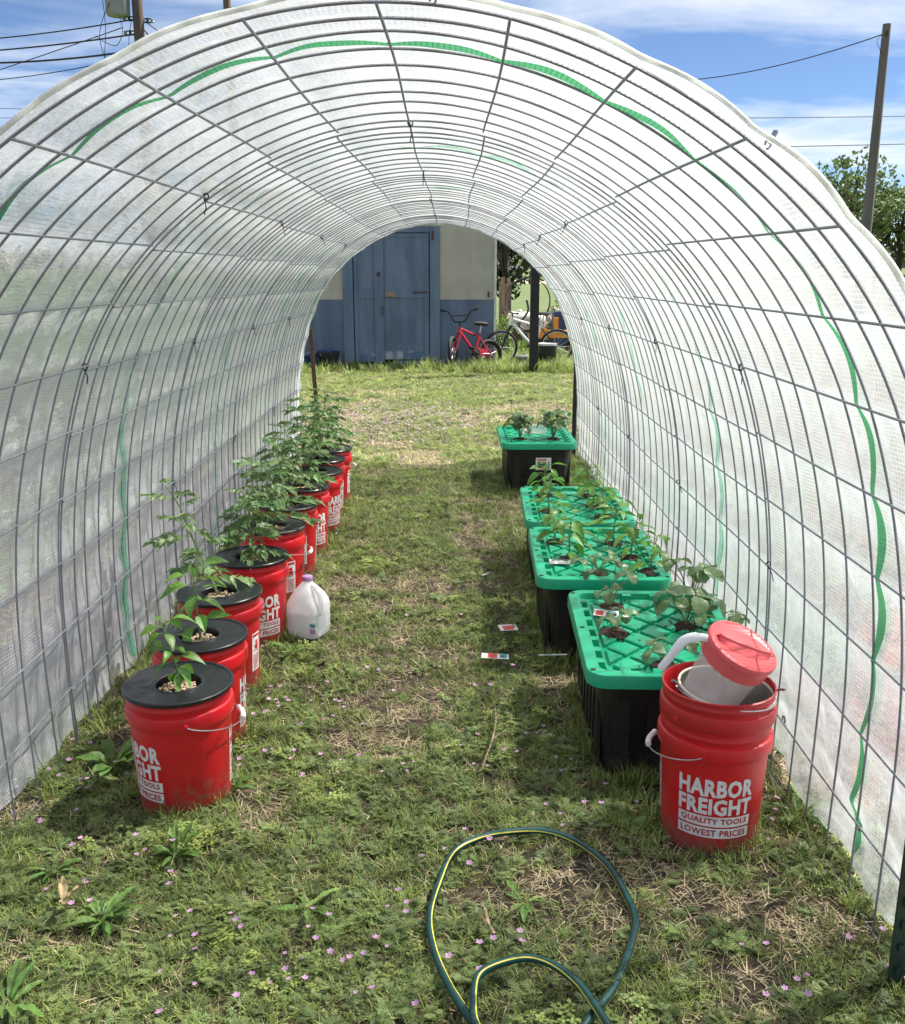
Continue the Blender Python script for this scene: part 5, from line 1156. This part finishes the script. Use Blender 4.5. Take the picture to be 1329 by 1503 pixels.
# orange cart frame and blue bin
t = thing('steel_cart', (cxy(822, 17.0), 17.0, 0.0), 'orange painted steel cart frame on the right behind the wheel', 'cart', rz=0.05)
b = MB()
for y in (-0.18, 0.18): b.rbox((0, y, 0.40), (0.86, 0.06, 0.11), 0.006)
b.build('rails', M['orange'], t)
for x in (-0.10, 0.34): MB().rbox((x, -0.185, 0.54), (0.07, 0.05, 0.30), 0.006, Matrix.Identity(4)).build('upright', M['orange'], t)
MB().rbox((0.12, -0.19, 0.445), (0.40, 0.05, 0.055), 0.006).build('cross_bar', M['orange'], t); MB().rbox((-0.27, -0.19, 0.46), (0.34, 0.05, 0.06), 0.006, Matrix.Translation((-0.27, 0, 0.46)) @ Matrix.Rotation(0.5, 4, 'Y') @ Matrix.Translation((0.27, 0, -0.46))).build('brace', M['orange'], t)
for x in (-0.3, 0.3):
    MB().tube([(x, -0.20, 0.16), (x, 0.20, 0.16)], 0.02, 8).build('axle', M['black_paint'], t)
    for y in (-0.22, 0.22): MB().lathe([(0.02, -.03), (0.15, -.03), (0.16, 0), (0.15, .03), (.02, .03)], 20, Matrix.Translation((x, y, 0.16)) @ Matrix.Rotation(math.pi / 2, 4, 'X')).build('wheel', M['tyre'], t, True)
t = thing('plastic_bin', (cxy(832, 17.9), 17.9, 0.0), 'navy blue plastic bin behind the orange cart', 'bin')
b = MB(); stack(b, [(0.42, 0.40, .03, 0), (0.52, 0.46, .03, 0.70), (0.56, 0.50, .03, 0.702), (0.56, 0.50, .03, 0.74), (0.51, 0.45, .03, 0.74), (0.41, .39, .03, 0.03)]); b.build('shell', M['navy'], t); MB().box((0, 0, 0.60), (0.46, 0.40, 0.02)).build('soil', M['soil'], t)
# old wooden post stump by the shed
p = PZ(741, 478); t = thing('wooden_stump', (cxy(741, 18.6), 18.6, 0.0), 'weathered split wooden post beside the shed corner', 'wooden post')
b = MB()
for k in range(9):
    a = k * 0.698; h_ = 1.26 + 0.10 * math.sin(k * 2.3); b.box((0.085 * math.cos(a), 0.085 * math.sin(a), h_ / 2), (0.065, 0.06, h_), Matrix.Rotation(0.03 * math.sin(k * 3), 4, 'X'))
b.build('timber', M['wood'], t); MB().box((0.02, -0.125, 0.7), (0.16, 0.01, 0.02)).build('nailed_strip', M['rusty'], t)
# wire mesh roll on the right
t = thing('mesh_roll', (cxy(838, 19.5), 19.5, 0.0), 'roll of wire mesh fencing at the right of the junk', 'fencing roll')
b = MB()
for k in range(13): b.tube([(0.3 * math.cos(a), 0.3 * math.sin(a), k * 0.10) for a in np.linspace(0, 6.283, 25)[:-1]], 0.005, 4, closed=True)
for k in range(22): a = k * 6.283 / 22; b.tube([(0.3 * math.cos(a), 0.3 * math.sin(a), 0), (0.3 * math.cos(a), 0.3 * math.sin(a), 1.2)], 0.005, 4)
b.build('mesh_wires', M['bail'], t); MB().tube([(0.31 * math.cos(a), 0.31 * math.sin(a), 0.6) for a in np.linspace(0, 6.283, 25)[:-1]], 0.008, 4, closed=True).build('binding_wire', M['cable'], t)

# ------------------------------------------------------------------ trees
def tree(x, y, h, crown_r, crown_z, label, m_leaf, seed, nclump, leaf, trunk_r, squash=0.8, name='tree', low=0.25, z0=None, per=95):
    r = np.random.default_rng(seed); zb = float(gz(x, y)) if z0 is None else z0; t = thing(name, (x, y, zb), label, 'tree', 'trees beyond the yard')
    b = MB(); tp = [(0, 0, -0.2), (0.03 * h * .3, 0, h * .2), (0.0, 0.02 * h, h * .45), (0.02 * h, 0, h * .75)]; b.tube(tp, [trunk_r * 1.3, trunk_r, trunk_r * .75, trunk_r * .3], 9)
    C_ = []
    for k in range(nclump):
        while True:
            d = r.uniform(-1, 1, 3)
            if 0.15 < np.linalg.norm(d) < 1: break
        c = d * np.array([crown_r, crown_r, crown_r * squash]) * 0.86 + np.array([0, 0, crown_z]); c[2] = max(c[2], h * low); C_.append(c)
    for k in range(0, nclump, 3):
        s = tp[2] if k % 2 else tp[1]; e = C_[k]; mid = (np.array(s) + e) / 2 + np.array([0, 0, -0.04 * h]); b.tube([s, mid.tolist(), e.tolist()], [trunk_r * .38, trunk_r * .24, trunk_r * .08], 5)
    b.build('trunk', M['bark'], t, True)
    V_ = []; n = 0; R = crown_r * 0.30
    P_ = []
    for c in C_:
        m = per; d = r.normal(0, 1, (m, 3)); d /= np.linalg.norm(d, axis=1)[:, None]; rad = R * r.uniform(0.6, 1.3) * r.random((m, 1)) ** 0.45; P_.append(c + d * rad * np.array([1, 1, .75]))
    P_ = np.concatenate(P_); n = len(P_); a = r.normal(0, 1, (n, 3)); a /= np.linalg.norm(a, axis=1)[:, None]; q_ = r.normal(0, 1, (n, 3)); c_ = np.cross(a, q_); c_ /= np.linalg.norm(c_, axis=1)[:, None]
    L_ = leaf * r.uniform(.6, 1.3, (n, 1)); Wd = L_ * 0.5
    V_ = np.stack([P_ - a * L_, P_ + c_ * Wd, P_ + a * L_, P_ - c_ * Wd], 1).reshape(-1, 3); me = bpy.data.meshes.new('crown')
    me.from_pydata(V_.tolist(), [], np.arange(4 * n).reshape(-1, 4).tolist()); me.materials.append(m_leaf); put('crown', me, t)
    return t
def tree_px(px, Y, top, bot, rad, *a, **k):
    x = (px - CX) / F_PX * (Y * CS); zt = PY(px, top, Y).z; zb = float(gz(x, Y)); return tree(x, Y, zt - zb, *a, **k)
for (px, Y, h, cr, cz, lb, sd) in ((1243, 118, 14.6, 6.3, 8.8, 'tall leafy tree behind the leaning pole on the right', 1), (1318, 126, 11.5, 5.6, 6.6, 'rounded tree at the right edge of the picture', 2), (1190, 122, 12, 5.0, 7.4, 'tree half hidden behind the right edge of the cover', 3), (1400, 120, 13, 6.0, 7.6, 'tree just beyond the right edge of the picture', 6)):
    tree((px - CX) / F_PX * Y * CS, Y, h, cr, cz, lb, M['tree'], sd, 46, 0.30, 0.36, 0.85, low=0.17)
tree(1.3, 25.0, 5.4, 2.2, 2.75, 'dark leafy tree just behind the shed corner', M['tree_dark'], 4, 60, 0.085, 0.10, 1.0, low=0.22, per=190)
for i, (x, y, h) in enumerate(((-34, 60, 8), (-22, 75, 9), (-52, 90, 11), (24, 140, 9), (6, 150, 8), (40, 75, 7), (-70, 60, 12))):
    tree(x, y, h, h * .42, h * .58, ['broad tree seen faintly through the left cover', 'second tree seen faintly through the left cover', 'far tree seen through the left cover', 'far tree beyond the road, right of the black post', 'small far tree beyond the road in the opening', 'tree seen faintly through the right cover', 'large tree at the far left behind the cover'][i], M['tree'], 20 + i, 26, 0.26, 0.25, 0.8, low=0.15, per=60)
def bush(x, y, w, h, n, leaf, label, seed):
    r = np.random.default_rng(seed); t = thing('leafy_bush', (x, y, 0), label, 'bush', 'weedy bushes by the junk')
    b = MB()
    for k in range(7): a = k * .9; b.tube([(0, 0, 0), (w * .3 * math.cos(a), w * .3 * math.sin(a), h * .5), (w * .45 * math.cos(a), w * .45 * math.sin(a), h * .85)], [.008, .006, .003], 5)
    b.build('stems', M['stem'], t)
    d = r.normal(0, 1, (n, 3)); d /= np.linalg.norm(d, axis=1)[:, None]; P_ = d * r.random((n, 1)) ** .4 * np.array([w / 2, w / 2, h / 2]) + np.array([0, 0, h * .52])
    a = r.normal(0, 1, (n, 3)); a /= np.linalg.norm(a, axis=1)[:, None]; c = np.cross(a, r.normal(0, 1, (n, 3))); c /= np.linalg.norm(c, axis=1)[:, None]; L_ = leaf * r.uniform(.6, 1.3, (n, 1))
    me = bpy.data.meshes.new('foliage'); me.from_pydata(np.stack([P_ - a*L_, P_ + c*L_*.55, P_ + a*L_, P_ - c*L_*.55], 1).reshape(-1, 3).tolist(), [], np.arange(4*n).reshape(-1, 4).tolist()); me.materials.append(M['weed']); put('foliage', me, t)
bush(cxy(738, 16.6), 16.6, 0.34, 0.75, 260, 0.045, 'bright green leafy bush at the shed corner behind the bicycles', 1)
bush(cxy(775, 16.9), 16.9, 0.7, 0.30, 260, 0.04, 'low green bush under the white tank', 2)
bush(cxy(828, 19.0), 19.0, 0.7, 0.95, 420, 0.05, 'tall green bush behind the navy bin', 3)
bush(cxy(806, 16.1), 16.1, 0.5, 0.28, 180, 0.035, 'small green bush around the rear bicycle wheel', 4)
# far scrub line: one mass
r = np.random.default_rng(8); n = 9000; x = r.uniform(-330, 330, n); y = 235 + r.normal(0, 12, n); hh = 2.2 + 3.5 * vnoise(x, y, 0.03, 6); z = np.array([float(gz(a, c)) for a, c in zip(x, y)]) + hh * r.random(n)
a = r.normal(0, 1, (n, 3)); a /= np.linalg.norm(a, axis=1)[:, None]; c = np.cross(a, r.normal(0, 1, (n, 3))); c /= np.linalg.norm(c, axis=1)[:, None]; P_ = np.stack([x, y, z], -1); L_ = r.uniform(.8, 2.0, (n, 1))
me = bpy.data.meshes.new('far_scrub'); me.from_pydata(np.stack([P_ - a*L_, P_ + c*L_*.6, P_ + a*L_, P_ - c*L_*.6], 1).reshape(-1, 3).tolist(), [], np.arange(4*n).reshape(-1, 4).tolist()); me.materials.append(M['scrub'])
tag(put('far_scrub', me), 'distant line of brownish scrub and trees on the horizon', 'scrub', kind='stuff')

# ------------------------------------------------------------------ utility poles and overhead wires
def upole(px, py_ref, Y, h, r0, m, label):
    p = PY(px, py_ref, Y); t = thing('utility_pole', (p.x, Y, 0), label, 'utility pole', 'utility poles')
    MB().tube([(0, 0, -0.2), (0, 0, h * .5), (0, 0, h)], [r0 * 1.2, r0, r0 * .8], 16).build('shaft', M[m], t, True); return t
def bracket(t, z, side=1, y=0.0):
    q = MB().rbox((side * 0.26, y, z), (0.06, 0.06, 0.14), 0.008).build('bracket', M['cable'], t); MB().tube([(side * 0.16, y, z + .05), (side * 0.36, y, z + .05)], 0.02, 6).tube([(side * 0.16, y, z - .05), (side * 0.36, y, z - .05)], 0.02, 6).build('bolt', M['cable'], q)
    MB().lathe([(0.03, -.05), (0.055, -.03), (.04, 0), (.055, .03), (.03, .05)], 12, Matrix.Translation((side * 0.40, y, z))).build('insulator', M['steel'], q, True)
p1 = upole(204, 40, 30.0, 11.5, 0.165, 'pole', 'brown wooden utility pole with transformer at upper left')
for z in (PY(200, 27, 30).z, PY(200, 48, 30).z, PY(200, 71, 30).z): bracket(p1, z, -1)
bracket(p1, PY(200, 30, 30).z, 1)
tr_ = PY(172, 22, 29.8); x_, z_ = tr_.x - p1.location.x, tr_.z
q = MB().lathe([(0.0, -0.0), (0.30, 0.0), (0.33, 0.05), (0.36, 0.9), (0.38, 0.92), (0.36, 1.0), (0.2, 1.08), (0, 1.1)], 24, Matrix.Translation((x_, -0.1, z_))).build('transformer', M['steel'], p1, True)
MB().rbox(((x_ + 0) / 2 - 0.1, -0.05, z_ + 0.6), (abs(x_) * .5, 0.06, 0.12), 0.01).build('transformer_arm', M['steel'], q); MB().lathe([(0.05, 0), (0.06, .1), (.04, .25), (0, .26)], 10, Matrix.Translation((x_ - .1, -0.1, z_ + 1.05))).build('bushing', M['tank'], q, True)
p2 = upole(334, 15, 41.0, 13.0, 0.18, 'pole', 'second brown utility pole rising behind the top left of the cover')
bracket(p2, PY(320, 28, 41).z, -1)
p3 = upole(1290, 160, 33.0, PY(1302, 35, 33).z, 0.155, 'pole_grey', 'grey weathered utility pole at the right')
MB().rbox((-0.05, -0.16, p3.children[0].dimensions.z - 0.5), (0.05, 0.08, 0.14), 0.01).build('bracket', M['cable'], p3)
def wire(a, c, sag, label, rad=0.014, twist=False):
    a, c = Vector(a), Vector(c); n = 28; P_ = []
    for i in range(n + 1): t = i / n; P_.append(a.lerp(c, t) - Vector((0, 0, sag * 4 * t * (1 - t))))
    o = a.copy(); q = MB().tube([p - o for p in P_], rad, 5).build('overhead_wire', M['cable'], None, True); q.location = o
    tag(q, label, 'wire', 'overhead wires'); return q
def hang(name, P_, label, rad=0.010):
    P_ = catmull(P_, 6); o = P_[0].copy(); q = MB().tube([p - o for p in P_], rad, 5).build(name, M['cable'], None, True); q.location = o; return tag(q, label, 'wire', 'overhead wires')
A = lambda px, py, Y: PY(px, py, Y)
wire(A(196, 28, 30), A(-260, 62, 34), 0.25, 'topmost overhead wire running left from the transformer pole', 0.020)
wire(A(196, 50, 30), A(-260, 80, 34), 0.2, 'overhead wire left of the transformer pole, second from the top', 0.024)
wire(A(196, 74, 30), A(-260, 74, 34), 0.35, 'thick twisted overhead wire left of the transformer pole, third from the top', 0.030)
wire(A(196, 82, 30), A(-200, 120, 34), 0.3, 'lowest thin overhead wire fixed to the transformer pole', 0.014)
wire(A(180, 40, 30), A(-200, 165, 33), 0.05, 'slanting overhead wire descending left from the transformer', 0.014)
wire(A(-300, 146, 60), A(420, 158, 60), 0.3, 'upper thin wire crossing low at the left of the sky', 0.016); wire(A(-300, 178, 60), A(420, 160, 60), 0.1, 'lower thin wire crossing low at the left of the sky', 0.016)
wire(A(212, 30, 30), A(320, 28, 41), 0.6, 'overhead wire strung between the two left poles', 0.016); wire(A(212, 44, 30), A(322, 40, 41), 0.9, 'drooping cable between the two left poles', 0.020)
hang('overhead_wire', [A(165, -5, 29.6), A(150, 30, 29.6), A(147, 60, 29.7), A(160, 88, 29.8), A(190, 80, 29.9), A(200, 72, 29.95)], 'looping jumper wire left of the transformer pole, outer loop')
hang('overhead_wire', [A(150, -5, 29.6), A(155, 40, 29.6), A(153, 90, 29.7)], 'vertical drop wire below the transformer')
hang('overhead_wire', [A(175, 22, 29.8), A(180, 45, 29.8), A(172, 66, 29.8), A(155, 62, 29.8), A(140, 52, 29.8)], 'looping jumper wire left of the transformer pole, inner loop')
hang('overhead_wire', [A(193, 30, 29.9), A(190, 50, 29.9), A(188, 72, 29.9), A(180, 85, 29.9)], 'short jumper wire hugging the transformer pole')
hang('overhead_wire', [A(215, 62, 30), A(235, 48, 31), A(250, 38, 33), A(275, 44, 36), A(322, 36, 41)], 'kinked cable rising to the second left pole')
wire(A(1296, 50, 33), A(900, 118, 44), 0.5, 'overhead wire sloping down left from the top of the grey pole', 0.018)
wire(A(820, 173, 70), A(1500, 167, 70), 0.1, 'upper level wire crossing behind the grey pole', 0.03); wire(A(820, 219, 70), A(1500, 206, 70), 0.1, 'lower level wire crossing behind the grey pole', 0.034)
hang('overhead_wire', [A(1296, 50, 32.8), A(1288, 60, 32.8), A(1294, 76, 32.8), A(1299, 84, 32.8)], 'small loop of loose wire near the top of the grey pole', 0.008)

# ------------------------------------------------------------------ far car and trailer
def wheel_at(t, x, y, r_): 
    w = MB().lathe([(0.0, -.09), (r_ * .95, -.10), (r_, -.06), (r_, .06), (r_ * .95, .10), (0, .09)], 18, Matrix.Translation((x, y, r_)) @ Matrix.Rotation(math.pi / 2, 4, 'X')).build('wheel', M['tyre'], t, True)
    MB().lathe([(0.0, 0), (r_ * .6, 0)], 14, Matrix.Translation((x, y - 0.105, r_)) @ Matrix.Rotation(math.pi / 2, 4, 'X')).build('hub_cap', M['rim_m'], w)
Y = 128.0; x = cxy(742, Y); z = float(gz(x, Y)); t = thing('parked_car', (x, Y, z), 'white car parked far off beyond the road', 'car')
b = MB(); prof = [(-2.2, .35), (-2.25, .75), (-1.3, .95), (-0.75, 1.45), (0.9, 1.48), (1.6, 1.0), (2.2, .9), (2.25, .35)]
b.v = [(a, -.85, c) for a, c in prof] + [(a, .85, c) for a, c in prof]; n = len(prof); b.f = [tuple(range(n)), tuple(range(n, 2*n))[::-1]] + [(i, (i+1) % n, n + (i+1) % n, n + i) for i in range(n)]; b.build('body', M['car'], t)
MB().add([(-1.15, -.86, .98), (-.68, -.86, 1.38), (.85, -.86, 1.40), (1.4, -.86, 1.0)], [(0, 1, 2, 3)]).build('side_window', M['glass'], t)
for a in (-1.4, 1.4): wheel_at(t, a, -.75, .33); wheel_at(t, a, .75, .33)
Y = 42.0; x = cxy(1345, Y); t = thing('flatbed_trailer', (x, Y, 0), 'dark low trailer with side rails at the right edge', 'trailer')
MB().rbox((0, 0, 0.62), (3.2, 1.8, 0.12), 0.02).build('bed', M['black_paint'], t)
for yy in (-.88, .88):
    for k in range(6): MB().box((-1.5 + k * .6, yy, 0.95), (0.06, 0.05, 0.54)).build('rail_post', M['black_paint'], t)
    for zz in (0.85, 1.02, 1.2): MB().box((0, yy * 1.03, zz), (3.15, 0.03, 0.10)).build('side_rail', M['black_paint'] if zz < 1.1 else M['wood'], t)
for a in (-.4, .4): wheel_at(t, a, -.95, .33); wheel_at(t, a, .95, .33)
